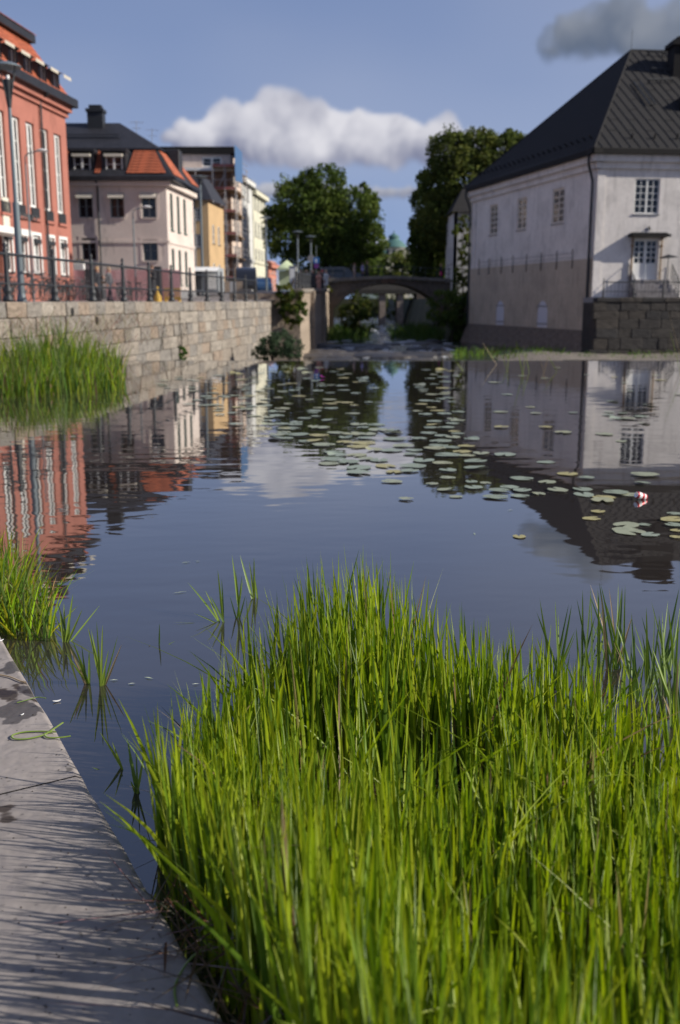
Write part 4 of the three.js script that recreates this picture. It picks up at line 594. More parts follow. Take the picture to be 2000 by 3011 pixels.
{
  const b = thing('road_bridge', 'flat road bridge on pale piers seen through the stone arch', 'bridge', V3(5, -1.3, -150));
  part('deck', slabBox(-12, 14, 3.95, 4.55, -7, 0), mat([0.05, 0.048, 0.045], { map: texStone }), b); part('parapet', slabBox(-12, 14, 4.553, 5.5, -0.3, -0.1), mat([0.09, 0.085, 0.08], { map: texStone }), b);
  for (const x of [-2.4, 1.3, 3.9]) part('pier', slabBox(x - 0.45, x + 0.45, -1.1, 3.95, -5, -0.3), mat([0.34, 0.29, 0.26], { map: texStone }), b);
  part('abutment', slabBox(-12, -6.2, -1.1, 3.94, -7, 0.1), mat([0.12, 0.1, 0.09], { map: texStone }), b); part('abutment', slabBox(6.3, 14, -1.1, 3.94, -7, 0.1), mat([0.12, 0.1, 0.09], { map: texStone }), b);
}
{ // --- far domed tower
  const Z = 380, p = at(1159, 800, Z), k = Z / 3030, t = thing('domed_tower', 'far domed tower with green copper roof and pale lantern walls', 'tower', V3(p.x, 2.2, -Z)), cu = mat([0.055, 0.135, 0.125], { roughness: 0.7 }), st = mat([0.60, 0.55, 0.42]);
  const Y = (py) => at(1159, py, Z).y - 2.2;
  part('drum', slabBox(-4.2, 4.2, 0, Y(727), -8, 0), st, t); for (const x of [-2.4, 0, 2.4]) part('window', slabBox(x - 0.6, x + 0.6, Y(752), Y(734), 0.003, 0.1), M.glass, t);
  part('dome', lathe([[4.9, Y(727)], [4.9, Y(724)], [3.6, Y(712)], [2.9, Y(706)], [2.0, Y(704)], [1.9, Y(697)], [2.3, Y(695)], [1.2, Y(688)], [0.25, Y(684)], [0.1, Y(676)], [0.001, Y(674)]], 16).translate(0, 0, -4), cu, t);
  part('nave_roof', quadGeo([[V3(-14, Y(745), 2), V3(-3, Y(745), 2), V3(-3, Y(718), -4), V3(-12, Y(718), -4)]]), cu, t); part('nave_wall', slabBox(-14, -3, 0, Y(746), -8, 1.6), mat([0.30, 0.36, 0.33]), t);
  part('side_wall', slabBox(4.25, 8.5, 0, Y(742), -8, -0.5), mat([0.62, 0.58, 0.5]), t);
}

// ================================================================ STREET LAMPS
function funnelLamp(pos, H, label) {
  const o = thing('street_lamp', label, 'street lamp', pos, 'funnel lamps along the quay');
  part('pole', [rod(V3(0, 0, 0), V3(0, 2.4, 0), 0.085, 0.08, 10), rod(V3(0, 2.4, 0), V3(0, H - 0.9, 0), 0.050, 0.043, 10), lathe([[0.1, 0], [0.13, 0.03], [0.09, 0.2]], 10)], M.pole, o);
  part('lamp_cup', lathe([[0.05, H - 0.95], [0.10, H - 0.55], [0.13, H - 0.32], [0.11, H - 0.32], [0.02, H - 0.6]], 12), M.iron, o); part('lamp_glass', lathe([[0.001, H - 0.5], [0.045, H - 0.45], [0.045, H - 0.22], [0.001, H - 0.2]], 10), mat([0.65, 0.65, 0.66], { roughness: 0.3 }), o);
  for (let k = 0; k < 4; k++) { const a = k * 1.5708 + 0.5; part('strut', rod(V3(0.07 * Math.cos(a), H - 0.75, 0.07 * Math.sin(a)), V3(0.26 * Math.cos(a), H - 0.02, 0.26 * Math.sin(a)), 0.016, 0.012, 5), M.iron, o); }
  part('lamp_shade', lathe([[0.001, H + 0.10], [0.12, H + 0.085], [0.30, H + 0.02], [0.345, H - 0.02], [0.335, H - 0.035], [0.001, H + 0.03]], 20), M.pole, o); return o;
}
funnelLamp(V3(-8.0, 1.58, -25.6), 5.55, 'tall grey funnel street lamp behind the quay railing beside the red house');
function curvedLamp(pos, H, label) { const o = thing('curved_lamp', label, 'street lamp', pos, 'curved arm lamps across the street'); part('pole', [rod(V3(0, 0, 0), V3(0, H - 0.4, 0), 0.055, 0.04, 8), pipe([V3(0, H - 0.45, 0), V3(0.02, H - 0.12, 0), V3(0.25, H + 0.02, 0), V3(0.62, H + 0.09, 0)], 0.03, 14, 6)], M.pole, o); part('lamp_head', lathe([[0.001, 0.13], [0.16, 0.09], [0.26, 0.0], [0.001, -0.03]], 14).scale(1.25, 1, 1).translate(0.78, H + 0.08, 0), mat([0.55, 0.55, 0.56], { roughness: 0.5 }), o); return o; }
{ const a = at(73, 448, 48); curvedLamp(V3(a.x, 1.58, -48), a.y - 1.62, 'curved arm street lamp in front of the red house'); const b = at(390, 613, 57); curvedLamp(V3(b.x, 1.58, -57), b.y - 1.62, 'curved arm street lamp in front of the pink house'); }
for (const [px, py, Z, l] of [[588, 520, 74, 'tall street lamp in front of the yellow house'], [781, 640, 92, 'street lamp at the edge of the cream house'], [875, 682, 95, 'street lamp against the round tree beside the white cabinet'], [914, 696, 97, 'street lamp against the round tree beside the road signs']]) {
  const a = at(px, py, Z), y = rise(Z), H = a.y - y, o = thing('mast_lamp', l, 'street lamp', V3(a.x, y, -Z), 'mast lamps down the quay');
  part('pole', rod(V3(0, 0, 0), V3(0, H - 0.5, 0), 0.10, 0.075, 8), M.pole, o); part('lamp_cup', lathe([[0.075, H - 0.55], [0.16, H - 0.2], [0.12, H - 0.18], [0.001, H - 0.35]], 10), M.iron, o); part('lamp_shade', lathe([[0.001, H + 0.12], [0.5, H + 0.03], [0.52, H - 0.03], [0.001, H + 0.02]], 14), M.pole, o); for (let k = 0; k < 3; k++) { const t = k * 2.09; part('strut', rod(V3(0.12 * Math.cos(t), H - 0.25, 0.12 * Math.sin(t)), V3(0.4 * Math.cos(t), H, 0.4 * Math.sin(t)), 0.02), M.iron, o); }
}
// ---------------------------------------------------------------- signs, kiosk, hoardings, bins
{
  const sg = at(930, 780, 93), y = rise(93), o = thing('road_sign', 'blue road sign with purple plate beside the crowd at the bridge', 'road sign', V3(sg.x, y, -93)); part('pole', rod(V3(0, 0, 0), V3(0, 4.0, 0), 0.03), M.pole, o); part('blue_plate', chamferBox(0.5, 0.5, 0.03, 0.01).translate(0, at(930, 766, 93).y - y, 0.05), mat([0.03, 0.15, 0.42], { roughness: 0.5 }), o); part('purple_plate', chamferBox(0.42, 0.42, 0.03, 0.01).translate(0, at(930, 782, 93).y - y, 0.05), mat([0.10, 0.02, 0.16], { roughness: 0.5 }), o); part('symbol', slabBox(-0.06, 0.06, at(930, 766, 93).y - y - 0.13, at(930, 766, 93).y - y + 0.13, 0.066, 0.07), M.white, o);
  const s2 = at(915, 760, 96), y2 = rise(96), p = thing('round_sign', 'grey back of a round road sign near the bridge', 'road sign', V3(s2.x, y2, -96)); part('pole', rod(V3(0, 0, -0.04), V3(0, s2.y - y2 + 0.2, -0.04), 0.03), M.pole, p); const g = new THREE.CylinderGeometry(0.33, 0.33, 0.02, 20); g.rotateX(Math.PI / 2); g.translate(0, s2.y - y2, 0); part('disc', g, M.grey, p);
  const kk = at(862, 820, 88), yk = rise(88), kO = thing('white_cabinet', 'tall white cabinet standing behind the quay railing', 'cabinet', V3(kk.x, yk, -88)); part('body', chamferBox(0.62, 2.0, 0.5, 0.03).translate(0, 1.0, 0), M.white, kO); part('cap', chamferBox(0.72, 0.12, 0.6, 0.02).translate(0, 2.065, 0), M.grey, kO); part('door', slabBox(-0.26, 0.26, 0.15, 1.85, 0.252, 0.27), M.white, kO);
  const tn = at(845, 820, 100), yt = rise(100), tO = thing('market_tent', 'pale green market tent beyond the white cabinet', 'tent', V3(tn.x, yt, -100)), gm = mat([0.45, 0.52, 0.33]); part('roof', new THREE.ConeGeometry(1.3, 0.8, 4).rotateY(0.785).translate(0, 2.6, 0), gm, tO); part('valance', [slabBox(-0.92, 0.92, 2.0, 2.2, 0.9, 0.92), slabBox(0.9, 0.92, 2.0, 2.2, -0.9, 0.9)], gm, tO); for (const [x, z] of [[-0.88, 0.88], [0.88, 0.88], [-0.88, -0.88], [0.88, -0.88]]) part('leg', rod(V3(x, 0, z), V3(x, 2.2, z), 0.03), M.white, tO); part('side_sheet', slabBox(-0.9, 0.9, 0.1, 2.0, -0.91, -0.89), gm, tO);
  // pink site fence with panels between the red and the pink house
  const f = thing('pink_hoarding', 'pink board hoarding in front of the pale pink house', 'hoarding', V3(-13, 1.58, -57.5)), pm = [[0.66, 0.36, 0.37], [0.68, 0.42, 0.43], [0.62, 0.31, 0.31]].map((c) => mat(c, { map: texPlaster }));
  let x = at(216, 800, 57.5).x; const x1 = at(500, 800, 57.5).x; let k = 0; while (x < x1) { if (Math.abs(x - at(276, 800, 57.5).x) > 0.5) part('panel', slabBox(x + 13, x + 13 + 0.58, 0.02, 1.72 + (k % 3) * 0.03, -0.04, 0), pm[k % 3], f); x += 0.6; k++; } part('rail', slabBox(at(216, 800, 57.5).x + 13, x1 + 13, 1.0, 1.1, -0.12, -0.045), M.wood, f);
  for (const [px, w, hh, l] of [[274, 0.75, 1.75, 'dark grey cabinet set between the pink boards'], [462, 0.55, 1.9, 'dark grey cabinet at the end of the pink boards']]) { const a = at(px, 850, 56.8), c = thing('utility_cabinet', l, 'cabinet', V3(a.x, 1.58, -56.8)); part('body', chamferBox(w, hh, 0.5, 0.03).translate(0, hh / 2, 0), M.darkMetal, c); part('door', slabBox(-w / 2 + 0.05, w / 2 - 0.05, 0.15, hh - 0.12, 0.252, 0.268), M.iron, c); }
  { const a = at(225, 770, 59), c = thing('flower_trough', 'white trough of dark plants under the pink house window', 'planter', V3(a.x, 1.58, -59)); part('trough', chamferBox(0.9, 0.4, 0.35, 0.03).translate(0, 1.95, 0), M.white, c); part('stand', [rod(V3(-0.35, 0, 0), V3(-0.35, 1.8, 0), 0.03), rod(V3(0.35, 0, 0), V3(0.35, 1.8, 0), 0.03)], M.iron, c); part('flowers', Array.from({ length: 10 }, (_, i) => new THREE.IcosahedronGeometry(0.1, 0).translate(-0.4 + i * 0.09, 2.2 + (i % 3) * 0.05, 0)), mat([0.08, 0.06, 0.02]), c); }
  const ym = mat([0.50, 0.30, 0.03], { roughness: 0.6 });
  { const a = at(464, 880, 44), c = thing('yellow_bollard', 'yellow bollard beside the yellow barrier behind the railing', 'bollard', V3(a.x, 1.58, -44)); part('post', lathe([[0.17, 0], [0.17, 0.2], [0.08, 0.34], [0.05, 0.42], [0.045, 0.62], [0.001, 0.66]], 12), ym, c); }
  { const a = at(508, 880, 45), c = thing('yellow_barrier', 'low yellow slatted barrier behind the quay railing', 'barrier', V3(a.x, 1.58, -45)); part('beam', slabBox(-0.36, 0.36, 0.08, 0.2, -0.04, 0.04), ym, c); part('beam', slabBox(-0.36, 0.36, 0.5, 0.58, -0.04, 0.04), ym, c); for (let q = 0; q < 8; q++) part('slat', slabBox(-0.35 + q * 0.093, -0.31 + q * 0.093, 0.203, 0.497, -0.02, 0.02), ym, c); for (const s of [-0.3, 0.3]) part('foot', slabBox(s - 0.04, s + 0.04, 0, 0.077, -0.2, 0.2), ym, c); }
  { const a = at(612, 800, 72), c = thing('site_trailer', 'grey site trailer with white awning beyond the railing', 'trailer', V3(a.x, 1.7, -72)), gm = mat([0.26, 0.28, 0.30]); part('body', chamferBox(1.9, 1.7, 3.2, 0.06).translate(0, 1.35, 0), gm, c); part('hatch', slabBox(-0.8, -0.25, 0.7, 1.9, 1.603, 1.63), M.iron, c); part('panel', slabBox(0.0, 0.75, 0.7, 1.7, 1.603, 1.63), M.white, c); part('awning', quadGeo([[V3(-1, 1.9, 2.5), V3(1, 1.9, 2.5), V3(1, 2.2, 1.6), V3(-1, 2.2, 1.6)]]), M.white, c); for (const [X, Z] of [[-0.85, 0.8], [0.85, 0.8], [-0.85, -0.8], [0.85, -0.8]]) part('wheel', new THREE.CylinderGeometry(0.3, 0.3, 0.16, 14).rotateZ(1.5708).translate(X, 0.3, Z), M.rubber, c); }
  { const a = at(666, 810, 82), c = thing('sand_hoarding', 'sand coloured board fence below the scaffolding', 'hoarding', V3(a.x, 1.9, -82)); for (let q = 0; q < 5; q++) part('panel', slabBox(-1.3 + q * 0.52, -0.8 + q * 0.52, 0.05, 1.25, -0.03, 0), mat(q === 3 ? [0.62, 0.60, 0.58] : [0.52, 0.38, 0.26]), c); }
}
// ---------------------------------------------------------------- cars
function car(label, pos, turn, color, tall) {
  const o = thing('parked_car', label, 'car', pos, 'cars on the quay'); o.rotation.y = turn; const bm = phys(color, { roughness: 0.3, clearcoat: 1, clearcoatRoughness: 0.1 }), hh = tall ? 1.9 : 1.45, s = new THREE.Shape();
  s.moveTo(-2.1, 0.25); s.lineTo(2.1, 0.25); s.quadraticCurveTo(2.2, 0.6, 2.05, 0.8); s.lineTo(tall ? 1.5 : 1.1, 0.95); s.quadraticCurveTo(tall ? 1.1 : 0.6, hh, 0.1, hh); s.lineTo(-1.5, hh - 0.05); s.quadraticCurveTo(-2.1, hh - 0.15, -2.15, 0.8); s.closePath();
  const g = new THREE.ExtrudeGeometry(s, { depth: 1.55, bevelEnabled: true, bevelSize: 0.08, bevelThickness: 0.1, bevelSegments: 3 }); g.translate(0, 0, -0.775); part('body', g, bm, o);
  for (const z of [-0.88, 0.88]) { part('side_window', slabBox(-1.6, 0.25, 0.95, hh - 0.17, z - 0.006, z + 0.006), M.glass, o); for (const x of [-1.3, 1.35]) { const w = part('wheel', new THREE.CylinderGeometry(0.32, 0.32, 0.2, 18).rotateX(1.5708).translate(x, 0.32, z * 0.93), M.rubber, o); part('rim', new THREE.CylinderGeometry(0.2, 0.2, 0.22, 14).rotateX(1.5708).translate(x, 0.32, z * 0.93), M.grey, w); } }
  for (const z of [-0.6, 0.6]) { part('headlight', chamferBox(0.06, 0.14, 0.3, 0.02).translate(2.13, 0.68, z), M.white, o); part('tail_light', chamferBox(0.06, 0.2, 0.2, 0.02).translate(-2.18, 0.85, z), mat([0.3, 0.01, 0.01]), o); }
  part('windscreen', quadGeo([[V3(tall ? 1.52 : 1.13, 0.97, 0.66), V3(tall ? 1.52 : 1.13, 0.97, -0.66), V3(0.32, hh + 0.0, -0.58), V3(0.32, hh + 0.0, 0.58)]]), M.glass, o); part('rear_window', slabBox(-2.2, -2.17, 1.0, hh - 0.25, -0.6, 0.6), M.glass, o); return o;
}
{ const a = at(722, 815, 86); car('black van parked beyond the quay railing', V3(a.x, rise(86), -86), -1.45, [0.006, 0.006, 0.007], true); const b = at(772, 815, 104); car('small blue car parked beyond the black van', V3(b.x, rise(104) - 0.1, -104), -1.45, [0.015, 0.05, 0.12], false); const c = at(1003, 812, 102); car('dark car crossing the stone bridge', V3(c.x, 3.38, -101.5), 0.0, [0.02, 0.022, 0.03], false); }

// ================================================================ TREES AND BUSHES: thousands of small leaf faces in uneven lobes
M.leaf = phys([1, 1, 1], { vertexColors: true, roughness: 0.95, specularIntensity: 0.25, transmission: 0.35, thickness: 0, side: THREE.DoubleSide });
function leafCloud(lobes, count, size, cols, r, shell = 0.55) {            // lobes: [centre, rx, ry, rz]
  const P = [], N = [], C = [], vol = lobes.map(([, a, b, c]) => (a * b * c) ** (2 / 3)), tot = vol.reduce((a, b) => a + b, 0);
  const v = V3(), t1 = V3(), t2 = V3(), n = V3();
  lobes.forEach(([c, rx, ry, rz], li) => {
    const clumps = Math.max(6, Math.round(count * vol[li] / tot / 26));
    for (let k = 0; k < clumps; k++) {
      n.set(rr(-1, 1, r), rr(-1, 1, r), rr(-1, 1, r)).normalize(); const d = shell + (1.02 - shell) * Math.sqrt(r()) + (r() < 0.12 ? rr(0, 0.22, r) : 0);
      const cc = V3(n.x * rx * d, n.y * ry * d, n.z * rz * d).add(c), cr = Math.min(rx, ry) * rr(0.12, 0.26, r), base = cols[Math.floor(r() * cols.length)], q = rr(0.8, 1.2, r);
      for (let i = 0; i < 26; i++) {
        v.set(rr(-1, 1, r), rr(-1, 1, r), rr(-1, 1, r)); v.multiplyScalar(cr).add(cc);
        n.set(rr(-1, 1, r), rr(-0.3, 1.2, r), rr(-1, 1, r)).normalize(); t1.set(rr(-1, 1, r), rr(-1, 1, r), rr(-1, 1, r)).cross(n).normalize(); t2.copy(n).cross(t1);
        const s = size * rr(0.6, 1.3, r), w = s * 0.55, k2 = q * rr(0.85, 1.15, r), droop = n.clone().multiplyScalar(-0.18 * s);
        const a = v.clone().addScaledVector(t1, -s / 2).add(droop), b = v.clone().addScaledVector(t2, w / 2), e = v.clone().addScaledVector(t1, s / 2).add(droop), f = v.clone().addScaledVector(t2, -w / 2);
        for (const p of [a, f, b, f, e, b]) { P.push(p.x, p.y, p.z); N.push(n.x, n.y, n.z); C.push(base[0] * k2, base[1] * k2, base[2] * k2); }
      }
    }
  });
  const g = new THREE.BufferGeometry(); g.setAttribute('position', new THREE.Float32BufferAttribute(P, 3)); g.setAttribute('normal', new THREE.Float32BufferAttribute(N, 3)); g.setAttribute('color', new THREE.Float32BufferAttribute(C, 3)); return g;
}
M.bark = mat([0.05, 0.04, 0.03], { map: texStone, bumpMap: bumpRock, bumpScale: 0.03 });
function tree(name, label, category, Z, baseY, trunkPx, lobesPx, count, size, cols, seed, depthK = 0.8, group) {
  const r = rng(seed), b = at(trunkPx[0], 880, Z), base = V3(b.x, baseY, -Z), o = thing(name, label, category, base, group);
  const lobes = lobesPx.map(([px, py, rp, dz = 0]) => { const c = at(px, py, Z + dz), m = rp * (Z + dz) / 3020; return [c.sub(base), m, m * 0.95, m * depthK]; });
  const top = lobes.reduce((a, l) => (l[0].y > a.y ? l[0] : a), lobes[0][0]), tr = trunkPx[1], mid = V3(rr(-0.3, 0.3, r), Math.max(1, top.y * 0.35), 0), g = [rod(V3(0, -0.3, 0), mid, tr, tr * 0.75, 10)];
  for (const [c] of lobes) { const e = c.clone(), m = mid.clone().lerp(e, 0.5).add(V3(rr(-0.4, 0.4, r), 0.3, rr(-0.4, 0.4, r))); g.push(pipe([mid.clone().add(V3(0, -0.2, 0)), m, e], tr * 0.32, 8, 6)); for (let k = 0; k < 3; k++) g.push(rod(m, m.clone().lerp(e, 0.6).add(V3(rr(-1, 1, r), rr(-0.3, 1, r), rr(-1, 1, r)).multiplyScalar(0.5)), tr * 0.14, tr * 0.05, 5)); }
  part('trunk', g, M.bark, o); stuffPart(part('crown', leafCloud(lobes, count, size, cols, r), M.leaf, o)); return o;
}
const darkG = [[0.072, 0.115, 0.018], [0.088, 0.135, 0.020], [0.055, 0.092, 0.016], [0.110, 0.150, 0.022]], midG = [[0.085, 0.115, 0.020], [0.105, 0.130, 0.022], [0.065, 0.095, 0.018], [0.125, 0.140, 0.026]], yelG = [[0.09, 0.12, 0.015], [0.06, 0.10, 0.015], [0.12, 0.13, 0.02]], freshG = [[0.06, 0.14, 0.015], [0.08, 0.17, 0.02], [0.045, 0.11, 0.012]];
tree('round_tree', 'broad dark green tree on the quay beside the bridge', 'tree', 112, 2.5, [960, 0.38], [[880, 600, 78], [955, 552, 66], [1035, 640, 84], [985, 700, 100], [850, 690, 78], [1062, 560, 26], [1085, 610, 38], [905, 532, 32], [815, 640, 40], [1075, 710, 60], [930, 640, 90], [1010, 760, 70], [890, 770, 60]], 52000, 0.34, darkG, 301);
tree('river_tree', 'tall olive green tree rising behind the mill house', 'tree', 103, 1.9, [1400, 0.4], [[1330, 452, 70], [1405, 440, 58], [1475, 445, 62], [1530, 450, 50], [1290, 545, 60], [1380, 540, 100], [1475, 540, 90], [1310, 640, 85], [1400, 650, 100], [1345, 415, 26], [1495, 402, 22], [1420, 402, 26]], 54000, 0.33, midG, 302);
tree('river_tree', 'dark leaning tree overhanging the river before the bridge', 'tree', 108, 1.0, [1330, 0.35], [[1262, 540, 38], [1255, 600, 46], [1245, 670, 44], [1262, 730, 58], [1300, 680, 76], [1235, 700, 30], [1310, 780, 70], [1250, 780, 46], [1340, 840, 60]], 30000, 0.33, darkG, 303);
tree('wall_shrub', 'leafy climbing shrub in front of the small white house', 'shrub', 91.5, 0.2, [1362, 0.08], [[1366, 650, 22], [1358, 690, 28], [1372, 740, 30], [1366, 790, 34], [1356, 850, 40], [1345, 890, 40]], 3600, 0.26, midG, 304, 0.6);
tree('bank_bush', 'dark bush on the bank under the bridge end', 'bush', 89, RIVER, [1330, 0.1], [[1310, 900, 50], [1345, 915, 45], [1290, 930, 34], [1355, 960, 40]], 3600, 0.24, darkG, 305);
tree('bank_bush', 'yellow green bush beneath the arch beside the river wall', 'bush', 93, RIVER, [1060, 0.08], [[1055, 890, 34], [1070, 915, 30], [1030, 930, 38], [1065, 945, 40]], 3600, 0.22, yelG, 306);
tree('bank_bush', 'bluish bush at the foot of the quay wall below the weir', 'bush', 46, RIVER, [815, 0.06], [[790, 1020, 36], [825, 1012, 40], [862, 1025, 34], [770, 1040, 26]], 6000, 0.10, [[0.055, 0.090, 0.045], [0.065, 0.105, 0.05], [0.045, 0.075, 0.04]], 307);
tree('wall_creeper', 'green creeper hanging over the corner of the river wall', 'creeper', 59.5, 1.9, [850, 0.05], [[842, 860, 30], [862, 885, 36], [868, 925, 34], [835, 905, 26], [880, 905, 22], [850, 950, 18]], 3600, 0.17, yelG, 308, 0.5);
tree('wall_creeper', 'yellow creeper tuft at the end of the river wall beside the bridge', 'creeper', 95, 2.0, [958, 0.03], [[952, 848, 15], [968, 852, 10]], 500, 0.2, [[0.16, 0.17, 0.015], [0.12, 0.14, 0.015]], 309, 0.6);
tree('far_tree', 'olive tree below the far domed tower', 'tree', 190, 1.9, [1170, 0.3], [[1170, 790, 52], [1130, 800, 50], [1215, 790, 46], [1095, 780, 50], [1190, 770, 30]], 5200, 0.6, midG, 310, 0.8, 'trees beyond the bridges');
tree('far_tree', 'dark tree filling the bank behind the stone bridge', 'tree', 170, 1.9, [1060, 0.3], [[1060, 770, 70], [1010, 760, 70], [960, 780, 60], [1100, 830, 40]], 6000, 0.55, darkG, 311, 0.8, 'trees beyond the bridges');
tree('far_tree', 'dark tree on the far bank beside the overhanging tree', 'tree', 165, 1.9, [1300, 0.3], [[1290, 760, 60], [1330, 720, 80], [1250, 800, 46], [1370, 790, 70]], 6000, 0.55, darkG, 312, 0.8, 'trees beyond the bridges');
tree('bank_bush', 'pale bush behind the piers of the road bridge', 'bush', 176, RIVER, [1150, 0.1], [[1100, 880, 50], [1150, 900, 40], [1210, 880, 50], [1260, 890, 50]], 4200, 0.4, midG, 313);
tree('wall_plant', 'fresh green fern growing from the quay wall', 'plant', 37.0, 0.2, [531, 0.02], [[531, 1035, 15], [525, 1048, 14], [540, 1046, 13], [527, 1022, 8]], 700, 0.10, freshG, 314, 0.6);
tree('wall_plant', 'tiny weed in a lower joint of the quay wall', 'plant', 34.6, 0.0, [462, 0.015], [[462, 1056, 8], [459, 1062, 6]], 200, 0.07, freshG, 315, 0.6);

// ================================================================ GRASS BLADES
M.blade = phys([1, 1, 1], { vertexColors: true, roughness: 0.95, transmission: 0.5, thickness: 0, specularIntensity: 0.35, clearcoat: 0.14, clearcoatRoughness: 0.3, side: THREE.DoubleSide });
class Blades {
  constructor() { this.P = []; this.N = []; this.C = []; this.I = []; }
  // base, tip direction, h length, w width, bend: how far the tip nods over, face: turn of the flat side
  add(x, y, z, h, w, leanX, leanZ, bend, face, col, seg = 6, fold = 0.35) {
    const s = this.P.length / 3, cf = Math.cos(face), sf = Math.sin(face), ll = Math.hypot(leanX, leanZ) || 1e-6, bx = leanX / ll, bz = leanZ / ll;
    for (let k = 0; k <= seg; k++) {
      const t = k / seg, ox = leanX * h * t + bx * bend * h * t * t, oz = leanZ * h * t + bz * bend * h * t * t, oy = h * t * (1 - 0.35 * (ll * ll + bend * bend * t));
      const ww = w * (t < 0.35 ? 0.72 + 0.8 * t : Math.pow(Math.max(0, 1 - (t - 0.35) / 0.65), 0.62)) * 0.5, tw = face + t * 0.5, cx = Math.cos(tw), cz = Math.sin(tw), fz = fold * ww;
      for (const e of [-1, 0, 1]) { this.P.push(x + ox + cx * ww * e - (e ? 0 : -cz * fz), y + oy, z + oz + cz * ww * e - (e ? 0 : cx * fz)); this.C.push(...col); const nx = -cz + cx * e * fold, nz = cx + cz * e * fold, nl = Math.hypot(nx, nz, 0.15); this.N.push(nx / nl, 0.15 / nl, nz / nl); }
    }
    for (let k = 0; k < seg; k++) for (let e = 0; e < 2; e++) { const a = s + k * 3 + e; this.I.push(a, a + 1, a + 3, a + 1, a + 4, a + 3); }
  }
  geo() { const g = new THREE.BufferGeometry(); g.setAttribute('position', new THREE.Float32BufferAttribute(this.P, 3)); g.setAttribute('normal', new THREE.Float32BufferAttribute(this.N, 3)); g.setAttribute('color', new THREE.Float32BufferAttribute(this.C, 3)); g.setIndex(this.I); return g; }
}
const lime = [[0.29, 0.395, 0.004], [0.25, 0.36, 0.004], [0.335, 0.425, 0.005], [0.17, 0.28, 0.005], [0.10, 0.185, 0.006], [0.34, 0.40, 0.009]], dry = [[0.34, 0.24, 0.11], [0.28, 0.18, 0.09], [0.40, 0.33, 0.12]], deep = [[0.10, 0.19, 0.018], [0.13, 0.225, 0.018], [0.08, 0.155, 0.022], [0.16, 0.25, 0.03]];
const inPoly = (x, z, q) => { let c = false; for (let i = 0, j = q.length - 1; i < q.length; j = i++) { const [a, b] = q[i], [d, e] = q[j]; if ((b > z) !== (e > z) && x < (d - a) * (z - b) / (e - b) + a) c = !c; } return c; };
const toPoly = (px, y) => px.map(([a, b]) => { const p = onLevel(a, b, y); return [p.x, p.z]; });
function grassPatch(poly, n, r, fn) {
  const b = new Blades(), xs = poly.map((p) => p[0]), zs = poly.map((p) => p[1]), x0 = Math.min(...xs), x1 = Math.max(...xs), z0 = Math.min(...zs), z1 = Math.max(...zs); let k = 0, guard = 0;
  while (k < n && guard++ < n * 60) { const x = rr(x0, x1, r), z = rr(z0, z1, r); if (inPoly(x, z, poly) && fn(b, x, z, r)) k++; }
  return b;
}
